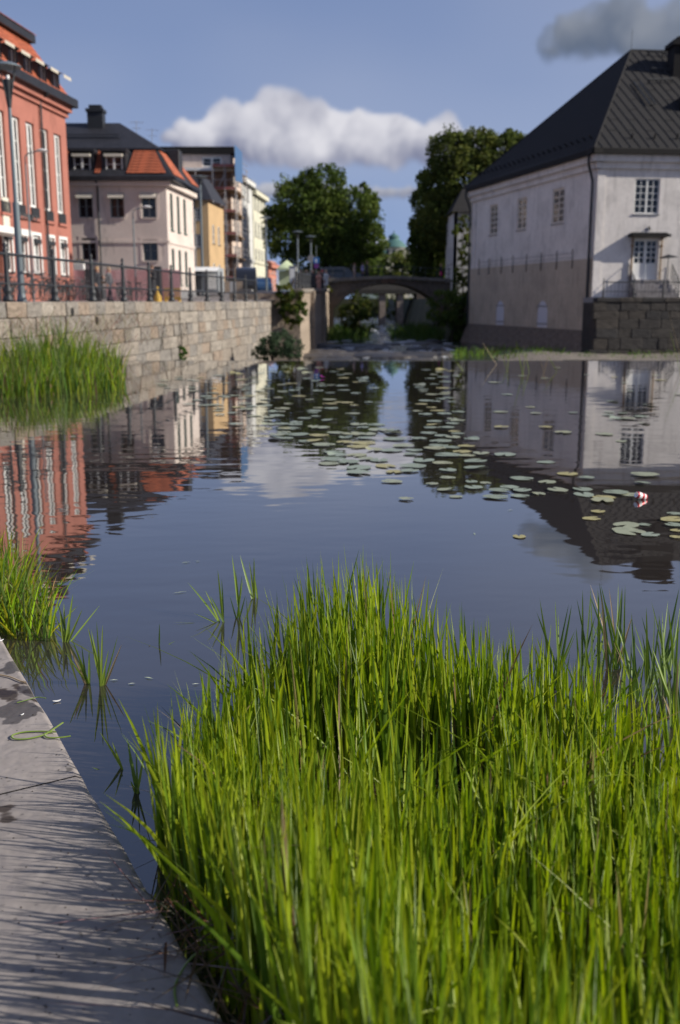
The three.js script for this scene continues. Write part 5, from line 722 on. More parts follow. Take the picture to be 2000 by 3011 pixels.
{ // --- the big clump in front
  const L0 = scene.userData.ledge, edge = (u) => { const p = L0.C.clone().addScaledVector(L0.dir, u).addScaledVector(L0.out, -0.06); return [p.x, p.z]; };
  const poly = [edge(-0.9), edge(0.05), ...toPoly([[625, 2870], [525, 2720], [478, 2600], [460, 2500], [480, 2420], [570, 2340], [690, 2245], [780, 2190], [870, 2125], [985, 2060], [1120, 2070], [1220, 2120], [1300, 2165], [1450, 2180], [1600, 2190], [1720, 2210], [1800, 2290], [1900, 2360], [2040, 2400], [2240, 2560]], 0), [3.0, -3.0], [2.8, -0.7], [0.4, -0.5]], r = rng(501);
  const peak = onLevel(1040, 2120, 0), hollow = onLevel(1130, 2400, 0);
  const b = grassPatch(poly, 13000, r, (B, x, z, q) => {
    const n = fbm((x + 10) / 20, (z + 10) / 20, 60, 3, 511); const dh = Math.hypot((x - hollow.x) / 0.42, (z - hollow.z) / 0.3);
    if (q() > 0.35 + 1.3 * n + 0.5 * step(-0.35, -0.1, V3(x, 0, z).sub(L0.C).dot(L0.out)) || (dh < 1 && q() < 0.75)) return false;
    const d = Math.hypot(x - peak.x, (z - peak.z) * 0.8), hh = (0.40 + 0.21 * Math.exp(-d * d / 0.30) + 0.16 * (n - 0.5) + 0.24 * step(0.9, 1.9, x) * step(-3.1, -2.6, z) + 0.10 * step(-2.4, -1.4, z) + 0.13 * Math.exp(-((V3(x, 0, z).sub(L0.C).dot(L0.out) / 0.30) ** 2)) * step(-2.75, -2.3, z)) * (0.62 + 0.48 * Math.sqrt(q())) * (q() < 0.16 ? 0.6 : 1), a = q() * 6.283, kind = q(), lean = Math.abs(rr(-1, 1, q) * rr(0, 0.26, q));  // height raised along the ledge, and on unseen sunward grass, to cast more shade
    const c0 = kind < 0.025 ? dry[Math.floor(q() * 3)] : lime[Math.floor(q() * 6)], v = rr(0.82, 1.18, q);
    B.add(x, -0.03, z, hh, rr(0.0095, 0.0185, q), Math.cos(a) * lean * 0.58 - 0.01, Math.sin(a) * lean, q() < 0.09 ? rr(0.2, 0.6, q) : rr(0, 0.12, q), rr(-0.9, 0.9, q) + (q() < 0.3 ? 1.5 : 0), c0.map((e) => e * v)); return true;
  });
  for (let k = 0; k < 420; k++) { const x = rr(-0.8, 1.9, r), z = rr(-3.6, -1.3, r); if (!inPoly(x, z, poly)) continue; const a = r() * 6.283; b.add(x, 0.0, z, rr(0.15, 0.35, r), rr(0.005, 0.010, r), Math.cos(a) * rr(0.7, 1.6, r), Math.sin(a) * rr(0.7, 1.6, r), rr(0, 0.4, r), r() * 6, dry[k % 3].map((e) => e * rr(0.5, 1, r))); }
  for (let k = 0; k < 200; k++) { const x = rr(-0.9, 1.9, r), z = rr(-3.7, -1.3, r); if (!inPoly(x, z, poly) || V3(x, 0, z).sub(L0.C).dot(L0.out) > -0.5) continue; const a = r() * 6.283, v = rr(0.7, 1.1, r); b.add(x, -0.02, z, rr(0.38, 0.62, r), rr(0.010, 0.018, r), Math.cos(a) * rr(0.1, 0.35, r), Math.sin(a) * rr(0.1, 0.35, r), rr(0.5, 1.1, r), r() * 6, (r() < 0.12 ? dry : lime)[k % 3].map((e) => e * v), 8); }
  const o = part('marsh_grass', b.geo(), M.blade, scene); tag(o, 'tall lime green marsh grass growing thickly out of the water beside the ledge', 'grass', null, 'stuff'); numbered('marsh_grass');
  // silt and dead roots the clump stands on
  const bank = new Blades(), r2 = rng(521);
  for (let k = 0; k < 150; k++) { const u = rr(-0.5, 0.9, r2), p = L0.C.clone().addScaledVector(L0.dir, u * 0.55 - 0.02).addScaledVector(L0.out, rr(-0.16, 0.05, r2)); const a = r2() * 6.283; bank.add(p.x, 0.125 + r2() * 0.02, p.z, rr(0.06, 0.2, r2), rr(0.003, 0.009, r2), Math.cos(a) * 1.5, Math.sin(a) * 1.5, rr(0, 0.5, r2), r2() * 6, [0.20, 0.13, 0.085].map((e) => e * rr(0.5, 1.2, r2)), 5); }
  const d = part('dry_grass', bank.geo(), M.blade, scene); tag(d, 'tangle of dry brown stems caught along the ledge edge', 'dry grass', null, 'stuff');
}
{ // --- clump by the upper end of the ledge
  const r = rng(531), poly = toPoly([[-420, 1745], [-100, 1735], [60, 1745], [125, 1790], [165, 1850], [140, 1885], [75, 1890], [30, 1872], [0, 1850], [-260, 1790]], 0);
  const b = grassPatch(poly, 900, r, (B, x, z, q) => { const a = q() * 6.283, lean = rr(0, 0.3, q) + (q() < 0.15 ? 0.5 : 0), c = q() < 0.08 ? dry[Math.floor(q() * 3)] : (q() < 0.6 ? lime : deep)[Math.floor(q() * 4)]; B.add(x, -0.02, z, rr(0.2, 0.46, q) * (x < -1.62 ? 1 : 0.75), rr(0.006, 0.014, q), Math.cos(a) * lean + 0.05, Math.sin(a) * lean, rr(0, 0.35, q), rr(-1.2, 1.2, q), c.map((e) => e * rr(0.8, 1.2, q))); return true; });
  const o = part(numbered('marsh_grass'), b.geo(), M.blade, scene); tag(o, 'loose marsh grass clump at the far end of the ledge', 'grass', null, 'stuff');
}
{ // --- reed bed against the quay wall
  const r = rng(541), poly = toPoly([[-500, 1120], [40, 1085], [250, 1082], [330, 1095], [372, 1120], [360, 1150], [250, 1158], [120, 1168], [-30, 1178], [-500, 1200]], 0), c0 = onLevel(170, 1120, 0);
  const b = grassPatch(poly, 4200, r, (B, x, z, q) => { const d = Math.hypot(x - c0.x, (z - c0.z) * 0.5), hh = (0.55 + 0.80 * Math.exp(-d * d / 1.1) + 0.25 * (fbm((x + 20) / 40, 0.4, 60, 2, 549) - 0.5)) * rr(0.55, 1.1, q), a = q() * 6.283, lean = rr(0, 0.22, q), fade = clamp((-3.55 - x) / 1.1), c = q() < 0.05 ? dry[1] : (q() < 0.45 ? lime : deep)[Math.floor(q() * 4)]; if (q() > 0.18 + 0.82 * fade) return false; B.add(x, -0.02, z, hh * (0.38 + 0.62 * fade), rr(0.014, 0.030, q), Math.cos(a) * lean, Math.sin(a) * lean, rr(0, 0.3, q), rr(-1.2, 1.2, q), c.map((e) => e * rr(0.75, 1.05, q) * 0.9), 5); return true; });
  const o = part('reed_bed', b.geo(), M.blade, scene); tag(o, 'bright green reed bed standing in the pond against the quay wall', 'reeds', null, 'stuff');
  const r2 = rng(545), p2 = toPoly([[-400, 1015], [60, 1000], [200, 990], [330, 1070], [200, 1080], [-300, 1090]], 0.35), b2 = grassPatch(p2.map(([x, z]) => [x, z]), 700, r2, (B, x, z, q) => { const a = q() * 6.283; B.add(lineX(-z) + 0.06 + q() * 0.25, rr(0.2, 1.1, q), z, rr(0.25, 0.6, q), rr(0.008, 0.016, q), Math.cos(a) * 0.6 + 0.2, Math.sin(a) * 0.5, rr(0.2, 0.7, q), q() * 6, [0.27, 0.20, 0.115].map((e) => e * rr(0.5, 1.1, q)), 4); return true; });
  const o2 = part(numbered('dry_grass'), b2.geo(), M.blade, scene); numbered('dry_grass'); tag(o2, 'withered straw hanging on the quay wall above the reed bed', 'dry grass', null, 'stuff'); o2.name = 'dry_grass_001';
}
// --- grass islands in the river
function island(label, poly, y, n, h0, h1, cols, seed, bm = M.blade) { const r = rng(seed), b = grassPatch(toPoly(poly, y), n, r, (B, x, z, q) => { const a = q() * 6.283; B.add(x, y, z, rr(h0, h1, q), rr(0.035, 0.07, q), Math.cos(a) * rr(0, 0.5, q), Math.sin(a) * rr(0, 0.5, q), rr(0.1, 0.7, q), q() * 6, cols[Math.floor(q() * cols.length)].map((e) => e * rr(0.7, 1.1, q)), 4); return true; }); const o = part(numbered('river_grass'), b.geo(), bm, scene); tag(o, label, 'grass', null, 'stuff'); }
island('lush grass island in the river below the yellow green bush', [[935, 985], [1000, 975], [1085, 985], [1085, 1000], [990, 1003], [930, 1000]], RIVER, 1700, 0.7, 1.6, deep.concat(freshG), 551);
island('lush grass island in the river beside the mill house', [[1150, 985], [1250, 975], [1345, 985], [1350, 1000], [1240, 1003], [1150, 1000]], RIVER, 1900, 0.7, 1.6, deep.concat(freshG), 552);
island('dark grass fringe at the foot of the mill house', [[1330, 1040], [1480, 1035], [1640, 1035], [1690, 1056], [1330, 1058]], -1.8, 420, 0.3, 0.75, deep, 553, M.leaf);
island('dark weeds along the foot of the terrace wall', [[1700, 1045], [2010, 1040], [2060, 1056], [1700, 1057]], -1.75, 150, 0.2, 0.5, deep.slice(0, 3), 554, M.leaf);

// --- single tufts standing in open water: every blade is a part
function bladeMesh(base, tip, w, col, bow, parent, r, kneel) {
  const B = new Blades(), side = V3(-(tip.z - base.z), 0, tip.x - base.x), seg = 8, d = tip.clone().sub(base); const horiz = V3(d.x, 0, d.z);
  const rightv = V3(Math.cos(rr(-0.6, 0.6, r)), 0, Math.sin(rr(-0.6, 0.6, r))), pos = [], idx = [], nor = [];
  for (let k = 0; k <= seg; k++) { const t = k / seg, p = base.clone().addScaledVector(d, t); p.y += bow * d.length() * 4 * t * (1 - t) * 0.5; p.x += bow * d.length() * 0.5 * t * (1 - t); const ww = w * (t < 0.35 ? 0.7 + 0.85 * t : Math.pow(Math.max(0, 1 - (t - 0.35) / 0.65), 0.6)) / 2; for (const e of [-1, 0, 1]) { pos.push(p.x + rightv.x * ww * e, p.y - (e ? 0 : 0.2 * ww), p.z + rightv.z * ww * e - (e ? 0 : 0.3 * ww)); nor.push(0.3 * e, 0.4, 0.85); } }
  for (let k = 0; k < seg; k++) for (let e = 0; e < 2; e++) { const a = k * 3 + e; idx.push(a, a + 1, a + 3, a + 1, a + 4, a + 3); }
  const g = new THREE.BufferGeometry(); g.setAttribute('position', new THREE.Float32BufferAttribute(pos, 3)); g.setIndex(idx); g.computeVertexNormals();
  const m = part('blade', g, col, parent); return m;
}
const bladeMats = [[0.21, 0.32, 0.012], [0.15, 0.25, 0.014], [0.25, 0.35, 0.02], [0.09, 0.17, 0.018], [0.42, 0.30, 0.15]].map((c) => phys(c, { roughness: 0.95, transmission: 0.4, thickness: 0, clearcoat: 0.5, clearcoatRoughness: 0.4, side: THREE.DoubleSide }));
function tuft(name, label, category, base, tips, w, seed, group) {
  const r = rng(seed), b0 = onLevel(base[0], base[1], 0), o = thing(name, label, category, b0, group), Z0 = -b0.z;
  for (const [px, py, dz = 0, m = -1, bx = 0] of tips) { const t = at(px, py, Z0 + dz).sub(b0), b = V3(rr(-0.012, 0.012, r) + bx, -0.02, rr(-0.012, 0.012, r)); if (t.y < 0.004) t.y = 0.006; bladeMesh(b, t, w * rr(0.75, 1.2, r), bladeMats[m >= 0 ? m : Math.floor(r() * 4)], rr(-0.02, 0.06, r), o, r); }
  return o;
}
tuft('grass_tuft', 'splayed grass tuft with a bent tip standing in water beside the ledge', 'grass tuft', [258, 2011], [[212, 1878, 0.05], [190, 1915, -0.05], [240, 1896], [205, 1905, 0, 4], [262, 1910], [230, 1945]], 0.013, 601);
tuft('grass_tuft', 'upright grass tuft of long blades in water beyond the ledge stains', 'grass tuft', [301, 2016], [[284, 1825], [302, 1835], [347, 1868], [258, 1842], [359, 1893, 0.05, 4], [310, 1952], [268, 1850, 0.1], [320, 1910]], 0.012, 602);
tuft('grass_tuft', 'small bright grass tuft close to the loose clump', 'grass tuft', [194, 1888], [[168, 1768], [188, 1772], [215, 1745], [243, 1790], [176, 1790], [205, 1800], [295, 1778, 0.15, 0], [160, 1800]], 0.012, 603);
tuft('grass_tuft', 'grass tuft fanned flat over open water with one blade lying down', 'grass tuft', [657, 1830], [[551, 1712, 0.2], [508, 1851, -0.02], [640, 1672, 0.1], [603, 1735, 0.1], [618, 1752], [570, 1803], [652, 1700, 0.15]], 0.014, 604);
tuft('grass_tuft', 'upright sparse grass tuft standing alone in open water', 'grass tuft', [752, 1760], [[747, 1638, 0.1], [706, 1632, 0.1], [733, 1650], [748, 1690]], 0.013, 605);
tuft('grass_tuft', 'thin pale grass tuft next to the lone upright tuft', 'grass tuft', [700, 1818], [[682, 1630, 0.1], [692, 1672], [712, 1690], [676, 1752], [722, 1750], [715, 1700]], 0.010, 606);
tuft('grass_tuft', 'single short blade poking out of open water', 'grass tuft', [465, 1896], [[469, 1832], [515, 1885, 0.02], [437, 1912, -0.02, 4]], 0.009, 607);
tuft('grass_tuft', 'drooping pair of blades between ledge and thick grass', 'grass tuft', [359, 2262], [[293, 2151, 0.05], [330, 2180], [270, 2256, 0.0], [362, 2330, -0.05]], 0.012, 608);
tuft('grass_tuft', 'leaning dark blades at the edge of the thick grass', 'grass tuft', [412, 2330], [[374, 2172, 0.1], [378, 2226], [400, 2200], [395, 2300], [430, 2180], [384, 2295]], 0.012, 609);
const rt = rng(620);
[[1805, 1967, 'slender dark grass tuft in water behind the thick grass'], [1925, 2047, 'stout grass tuft with crossing blades beyond the thick grass'], [1735, 1985, 'small leaning grass tuft between the thick grass and slender tuft'], [1975, 1990, 'thin grass tuft at the outer edge of open water'], [1860, 2060, 'low crossing grass tuft in shaded water among taller tufts'], [1985, 2140, 'broad grass tuft rooted in brown mud'], [1640, 2020, 'pointed grass tuft rising above the edge of thick grass']].forEach(([x, y, l], i) => { const tips = []; for (let k = 0; k < 15; k++) tips.push([x + rr(-75, 60, rt), y - rr(90, 265, rt), rr(-0.15, 0.25, rt), rt() < 0.06 ? 4 : [1, 3, 3, 0][Math.floor(rt() * 4)], rr(-0.05, 0.05, rt)]); tuft('grass_tuft', l, 'grass tuft', [x, y], tips, 0.011, 621 + i); });
// pale reed stalks near the weir
[[1461, 1072, [[1418, 1005, 0]]], [1537, 1103, [[1517, 1000, 0], [1545, 1040, 0.1]]], [1557, 1095, [[1539, 1014, 0]]], [1600, 1096, [[1586, 1052, 0], [1612, 1046, 0]]], [1492, 1090, [[1478, 1048, 0], [1497, 1040, 0]]], [1640, 1092, [[1600, 1028, 0]]], [1305, 1085, [[1300, 1018, 0]]], [1362, 1092, [[1338, 1060, 0.2]]], [2004, 1110, [[1968, 965, 0]]], [2010, 1075, [[1962, 905, 0]]]].forEach(([x, y, t], i) => tuft('reed_stalk', ['pale bent reed stalk', 'pale forked reed stalk'][t.length - 1] + ' standing in the pond near the weir', 'reed', [x, y], t.map((q) => [...q, i % 3 ? 2 : 4]), 0.012, 650 + i, 'reed stalks near the weir'));

// ================================================================ LILY PADS
{
  const r = rng(701), geos = [], mats = [[0.30, 0.32, 0.21], [0.27, 0.315, 0.235], [0.33, 0.335, 0.20], [0.38, 0.34, 0.14], [0.24, 0.28, 0.20]].map((c) => mat(c, { roughness: 0.38, map: texPlaster }));
  for (let v = 0; v < 6; v++) {
    const n = 26, P = [0, 0, 0], I = [], U = [0, 0], notch = rr(0.16, 0.34, r), ph = r() * 6; const rings = [0.55, 1];
    for (const q of rings) for (let k = 0; k <= n; k++) { const a = notch + (6.283 - 2 * notch) * k / n, e = q * (1 + 0.04 * Math.sin(a * 3 + ph) + 0.03 * Math.sin(a * 7 + ph * 2)) * (q === 1 && (k === 0 || k === n) ? 0.9 : 1); P.push(Math.cos(a) * e * 0.5, (q === 1 ? 0.002 * Math.sin(a * 4 + ph) + 0.003 : 0.004) + (v === 4 && q === 1 ? 0.03 * Math.max(0, Math.sin(a)) ** 3 : 0), Math.sin(a) * e * 0.42); U.push(Math.cos(a) * e, Math.sin(a) * e); }
    for (let k = 0; k < n; k++) { I.push(0, 2 + k, 1 + k); const a = 1 + k, b = a + n + 1; I.push(a, a + 1, b, a + 1, b + 1, b); }
    const g = new THREE.BufferGeometry(); g.setAttribute('position', new THREE.Float32BufferAttribute(P, 3)); g.setAttribute('uv', new THREE.Float32BufferAttribute(U, 2)); g.setIndex(I); g.computeVertexNormals(); if (g.attributes.normal.getY(0) < 0) { g.setIndex(I.reverse()); g.computeVertexNormals(); } geos.push(g);
  }
  const names = ['pale green', 'bluish green', 'light green', 'yellowing', 'dull green'];
  const pad = (px, py, wpx, where, grp, mi) => { const p = onLevel(px, py, 0), k = mi ?? (r() < 0.12 ? 3 : [0, 1, 4, 2][Math.floor(r() * 3.6)]), w = wpx * -p.z / (F * CT) * 1.02, o = part(numbered('lily_pad'), geos[Math.floor(r() * 6)], mats[k], scene); o.position.set(p.x, 0.004 + r() * 0.010, p.z); o.scale.set(w, clamp(w * 3, 0.3, 1), w); o.rotation.set(rr(-0.012, 0.012, r), r() * 6.283, rr(-0.012, 0.012, r)); tag(o, `${names[k]} lily pad ${where}`, 'lily pad', `${names[k]} ${grp}`); };
  const hand = (x, y, w) => [1000 + x * 0.638, 1250 + y * 0.638, w * 0.638];
  const near = [[1118, 300, 95], [1125, 322, 105], [1215, 335, 110, 3], [1210, 350, 120, 2], [1270, 315, 120], [1330, 322, 100], [1395, 270, 75], [1403, 232, 128], [1190, 402, 72, 3], [1160, 432, 85, 3], [1320, 463, 130], [1405, 462, 60], [1330, 492, 160], [1430, 508, 90, 1], [1540, 410, 70], [1535, 440, 120], [1540, 465, 90], [1550, 488, 60, 3], [1550, 520, 60, 3]];
  for (const [x, y, w, m] of near) pad(...hand(x, y, w), 'in the small groups around the red and white can', 'pads around the can', m);
  const open = [[760, 137, 115], [950, 172, 85], [1050, 226, 108], [1135, 245, 75], [955, 264, 92], [1003, 303, 100], [838, 249, 110], [615, 289, 95], [425, 275, 65], [495, 300, 98], [495, 243, 75], [305, 344, 72], [238, 262, 100], [532, 332, 66], [605, 262, 65], [670, 268, 60], [780, 288, 90], [735, 305, 100], [840, 305, 90], [720, 335, 120], [830, 330, 90], [915, 318, 75], [826, 516, 70, 3]];
  for (const [x, y, w, m] of open) pad(...hand(x, y, w), 'scattered along the edge of open water', 'pads at the edge of open water', m);
  const zone = (n, poly, w0, w1, where, grp) => { let k = 0, g = 0; const xs = poly.map((p) => p[0]), ys = poly.map((p) => p[1]); const used = []; while (k < n && g++ < 9000) { const x = rr(Math.min(...xs), Math.max(...xs), r), y = rr(Math.min(...ys), Math.max(...ys), r); if (!inPoly(x, y, poly)) continue; const w = rr(w0, w1, r) * 0.76 * (0.45 + 0.55 * (y - 1060) / 340); if (used.some(([a, b, c]) => Math.abs(a - x) < (c + w) * 0.3 && Math.abs(b - y) < (c + w) * 0.07)) continue; used.push([x, y, w]); pad(x, y, w, where, grp); k++; } };
  zone(60, [[430, 1130], [560, 1095], [770, 1092], [800, 1180], [810, 1262], [680, 1250], [620, 1210], [500, 1175]], 55, 95, 'floating off the quay wall', 'pads off the quay wall');
  zone(60, [[790, 1085], [1000, 1080], [1095, 1085], [1110, 1110], [1085, 1190], [1000, 1250], [830, 1265], [770, 1240]], 55, 95, 'on the mirrored round tree', 'pads on the mirrored tree');
  zone(60, [[800, 1255], [1000, 1245], [1180, 1240], [1300, 1290], [1420, 1330], [1460, 1360], [1380, 1395], [1180, 1390], [1030, 1395], [900, 1340], [780, 1290]], 70, 120, 'in the dense raft on the mirrored cloud', 'pads in the dense raft');
  zone(45, [[1235, 1085], [1370, 1085], [1360, 1150], [1350, 1260], [1400, 1290], [1380, 1320], [1290, 1290], [1225, 1210], [1230, 1140]], 60, 95, 'on the mirrored dark trees beside the house', 'pads on the mirrored dark trees');
  zone(30, [[1380, 1085], [2000, 1080], [2000, 1310], [1750, 1330], [1560, 1300], [1400, 1230]], 50, 100, 'drifting on the mirrored white house', 'pads on the mirrored house');
  // one magenta water lily among the pads
  const p = onLevel(946, 1112, 0), fl = thing('water_lily', 'small magenta water lily among the pads', 'flower', p); const fm = mat([0.30, 0.02, 0.25]); for (let k = 0; k < 12; k++) { const a = k * 0.5236 * (k > 5 ? 1.03 : 1), m = part('petal', new THREE.SphereGeometry(0.09, 8, 6).scale(0.35, 0.16, 1).translate(0, 0, 0.09).rotateX(k > 5 ? -0.9 : -0.35), fm, fl); m.rotation.y = a; m.position.y = 0.03; } fl.scale.setScalar(0.38); part('heart', new THREE.SphereGeometry(0.035, 8, 6).translate(0, 0.06, 0), mat([0.5, 0.3, 0.03]), fl);
}
{ // --- drink can afloat
  const p = onLevel(1884, 1468, 0.0), o = thing('drink_can', 'red and white drink can floating tilted beside the lily pads', 'can', V3(p.x, 0.0, p.z)), red = mat([0.42, 0.006, 0.018], { roughness: 0.3, metalness: 0.3 }), sil = mat([0.72, 0.72, 0.74], { roughness: 0.25, metalness: 0.8 });
  const body = part('body', lathe([[0.026, -0.060], [0.033, -0.052], [0.033, 0.042], [0.026, 0.056]], 24), red, o), band = part('white_band', lathe([[0.0334, 0.006], [0.0334, 0.038]], 24), M.white, o), stripe = part('white_stripe', lathe([[0.0334, -0.040], [0.0334, -0.022]], 24), M.white, o), lid = part('lid', lathe([[0.001, 0.053], [0.024, 0.053], [0.0265, 0.058], [0.024, 0.059], [0.001, 0.0545]], 24), sil, o), tab = part('pull_tab', new THREE.TorusGeometry(0.008, 0.002, 6, 12).rotateX(1.57).translate(0.004, 0.056, 0), sil, o), bot = part('base', lathe([[0.001, -0.056], [0.022, -0.060], [0.026, -0.060]], 24), sil, o);
  o.rotation.set(0.35, 0.3, 1.12); o.position.y = 0.026; o.scale.setScalar(0.9);
}
// ================================================================ ROCKS in the rapids
{
  const r = rng(801), rm = [[0.062, 0.058, 0.056], [0.045, 0.044, 0.046], [0.08, 0.072, 0.065]].map((c) => mat(c, { roughness: 0.45, map: texStone, bumpMap: bumpRock, bumpScale: 0.05 })), geos = [];
  for (let v = 0; v < 5; v++) { const g = new THREE.IcosahedronGeometry(1, 3), p = g.attributes.position; for (let i = 0; i < p.count; i++) { const x = p.getX(i), y = p.getY(i), z = p.getZ(i), n = 0.72 + 0.5 * fbm((x + 2) / 8 + v * 0.13, (z + 2 + y) / 8, 14, 3, 811 + v); p.setXYZ(i, x * n, y * n, z * n); } g.computeVertexNormals(); geos.push(g); }
  for (let k = 0; k < 46; k++) { const p = onLevel(rr(880, 1340, r), 1004 + 54 * Math.sqrt(r()), RIVER), s = rr(0.5, 1.7, r), o = part(numbered('river_rock'), geos[k % 5], rm[k % 3], scene); o.position.copy(p); o.position.y = RIVER - 0.04; o.scale.set(s, rr(0.14, 0.34, r), s * rr(0.5, 0.9, r)); o.rotation.y = rr(-0.5, 0.5, r); tag(o, `${s > 1.2 ? 'broad' : s > 0.8 ? 'middling' : 'small'} ${['grey', 'dark grey', 'brownish grey'][k % 3]} flat rock lying in the rapids below the weir`, 'rock', `${s > 1.2 ? 'broad' : s > 0.8 ? 'middling' : 'small'} ${['grey', 'dark grey', 'brownish grey'][k % 3]} rocks in the rapids`); }
}

{ // white water between the rocks and up to the bridge
  const r = rng(831), g = [], base = new THREE.IcosahedronGeometry(1, 2);
  for (let k = 0; k < 170; k++) { const up = r() < 0.45, p = up ? onLevel(rr(1085, 1165, r) + rr(-20, 120, r) * (r() < 0.4 ? 1 : 0.2), rr(946, 996, r), RIVER) : onLevel(rr(900, 1330, r), rr(1000, 1056, r), RIVER), c = base.clone(), q = c.attributes.position; for (let i = 0; i < q.count; i++) { const n = 0.7 + 0.6 * hash2(Math.round(q.getX(i) * 50), Math.round(q.getZ(i) * 50) + k, 7); q.setXYZ(i, q.getX(i) * n, q.getY(i) * n, q.getZ(i) * n); } c.computeVertexNormals(); c.scale(rr(0.15, 0.6, r), rr(0.02, 0.05, r), rr(0.12, 0.5, r)); c.translate(p.x, RIVER + 0.01, p.z); g.push(c); }
  const o = part('foam', g, mat([0.55, 0.57, 0.60], { roughness: 0.6 }), scene); tag(o, 'white foam on the shallow stream between the rocks', 'foam', null, 'stuff');
}

// ================================================================ BICYCLES along the red house
{
  const proto = (label) => { const o = thing('bicycle', label, 'bicycle', V3(0, 0, 0), 'bicycles parked along the red house'), fm = mat([0.03, 0.03, 0.035], { roughness: 0.4 });
    for (const x of [-0.52, 0.52]) { const w = part('wheel', new THREE.TorusGeometry(0.33, 0.02, 6, 24).translate(x, 0.35, 0), M.rubber, o), sp = []; for (let k = 0; k < 8; k++) { const a = k * 0.785; sp.push(rod(V3(x, 0.35, 0), V3(x + 0.32 * Math.cos(a), 0.35 + 0.32 * Math.sin(a), 0), 0.003, 0.003, 3)); } part('spokes', sp, M.grey, w); part('mudguard', new THREE.TorusGeometry(0.365, 0.012, 4, 12, 2.4).rotateZ(0.35).translate(x, 0.35, 0), fm, w); }
    part('frame', [rod(V3(-0.52, 0.35, 0), V3(-0.08, 0.32, 0), 0.016), rod(V3(-0.52, 0.35, 0), V3(-0.2, 0.85, 0), 0.013), rod(V3(-0.08, 0.32, 0), V3(-0.22, 0.9, 0), 0.018), rod(V3(-0.08, 0.32, 0), V3(0.36, 0.78, 0), 0.02), rod(V3(-0.2, 0.8, 0), V3(0.36, 0.86, 0), 0.018), rod(V3(0.52, 0.35, 0), V3(0.34, 0.98, 0), 0.018)], fm, o); part('saddle', chamferBox(0.28, 0.07, 0.16, 0.03).translate(-0.24, 0.95, 0), M.rubber, o); part('handlebar', pipe([V3(0.2, 1.08, 0.3), V3(0.34, 1.05, 0.22), V3(0.36, 1.02, 0), V3(0.34, 1.05, -0.22), V3(0.2, 1.08, -0.3)], 0.014, 16, 6), M.grey, o); part('rack', slabBox(-0.85, -0.35, 0.76, 0.78, -0.07, 0.07), fm, o); return o; };
  const spots = [[18, 41, 1.2], [38, 42, 1.3], [84, 37, 0.9], [110, 38, 0.75], [135, 43, 1.25], [150, 44, 1.3], [166, 45, 1.2], [181, 46, 1.3], [205, 46, 1.1], [233, 47, 0.6], [250, 50, 1.2], [352, 53, 1.3], [366, 54, 1.2], [384, 54, 1.35], [430, 52, 0.5]];
  let first; spots.forEach(([px, Z, t], i) => { const p = at(px, 886, Z), o = i ? copy(first) : (first = proto('dark bicycle parked in the row along the red house')); o.position.set(p.x, 1.585, -Z); o.rotation.set(0, t + 0.3, [0.08, -0.1, 0.25][i % 3] * 0.6); });
}

// ================================================================ PEOPLE: one skin from joints, meshed as a field
const skinned = new Map();                                    // one meshed body per pose; colours are per person
function segDist(x, y, z, b) { const t = clamp(((x - b[0]) * b[3] + (y - b[1]) * b[4] + (z - b[2]) * b[5]) / b[6]), dx = x - b[0] - b[3] * t, dy = y - b[1] - b[4] * t, dz = z - b[2] - b[5] * t; return Math.sqrt(dx * dx + dy * dy + dz * dz) - (b[7] + (b[8] - b[7]) * t); }
function personGeo(J, cols, res = 52) {
  const B = J.map(([a, b, ra, rb]) => { const d = [b[0] - a[0], b[1] - a[1], b[2] - a[2]]; return [...a, ...d, Math.max(d[0] ** 2 + d[1] ** 2 + d[2] ** 2, 1e-9), ra, rb]; });
  if (!skinned.has(J)) {
    const mc = new MarchingCubes(res, M.grey, false, false, 60000), half = res / 2, f = mc.field, k = 0.05;
    for (let z = 0; z < res; z++) for (let y = 0; y < res; y++) for (let x = 0; x < res; x++) { const X = (x - half) / half, Y = (y - half) / half + 0.93, Zz = (z - half) / half; if (Math.abs(X) > 0.42 || Math.abs(Zz) > 0.5) { f[x + y * res + z * res * res] = -0.3; continue; } let d = 9; for (const b of B) { const e = segDist(X, Y, Zz, b), h = clamp(0.5 + 0.5 * (d - e) / k); d = d + (e - d) * h - k * h * (1 - h); } f[x + y * res + z * res * res] = -d; }
    mc.isolation = 0; mc.update(); const n = mc.count, P = new Float32Array(mc.positionArray.slice(0, n * 3)); for (let i = 0; i < n; i++) P[i * 3 + 1] += 0.93;
    const g = new THREE.BufferGeometry(); g.setAttribute('position', new THREE.BufferAttribute(P, 3)); g.setAttribute('normal', new THREE.BufferAttribute(new Float32Array(mc.normalArray.slice(0, n * 3)), 3)); skinned.set(J, g);
  }
  const g = skinned.get(J).clone(), P = g.attributes.position, C = new Float32Array(P.count * 3);
  for (let i = 0; i < P.count; i++) { const x = P.getX(i), y = P.getY(i), z = P.getZ(i); let best = 9, c = cols.top; for (let q = 0; q < B.length; q++) { const e = segDist(x, y, z, B[q]); if (e < best) { best = e; const t = J[q][4]; c = cols[t]; if (t === 'skin' && y > 1.5 && (y > 1.66 || z < -0.02)) c = cols.hair; } } C.set(c, i * 3); }
  g.setAttribute('color', new THREE.BufferAttribute(C, 3)); return g;
}
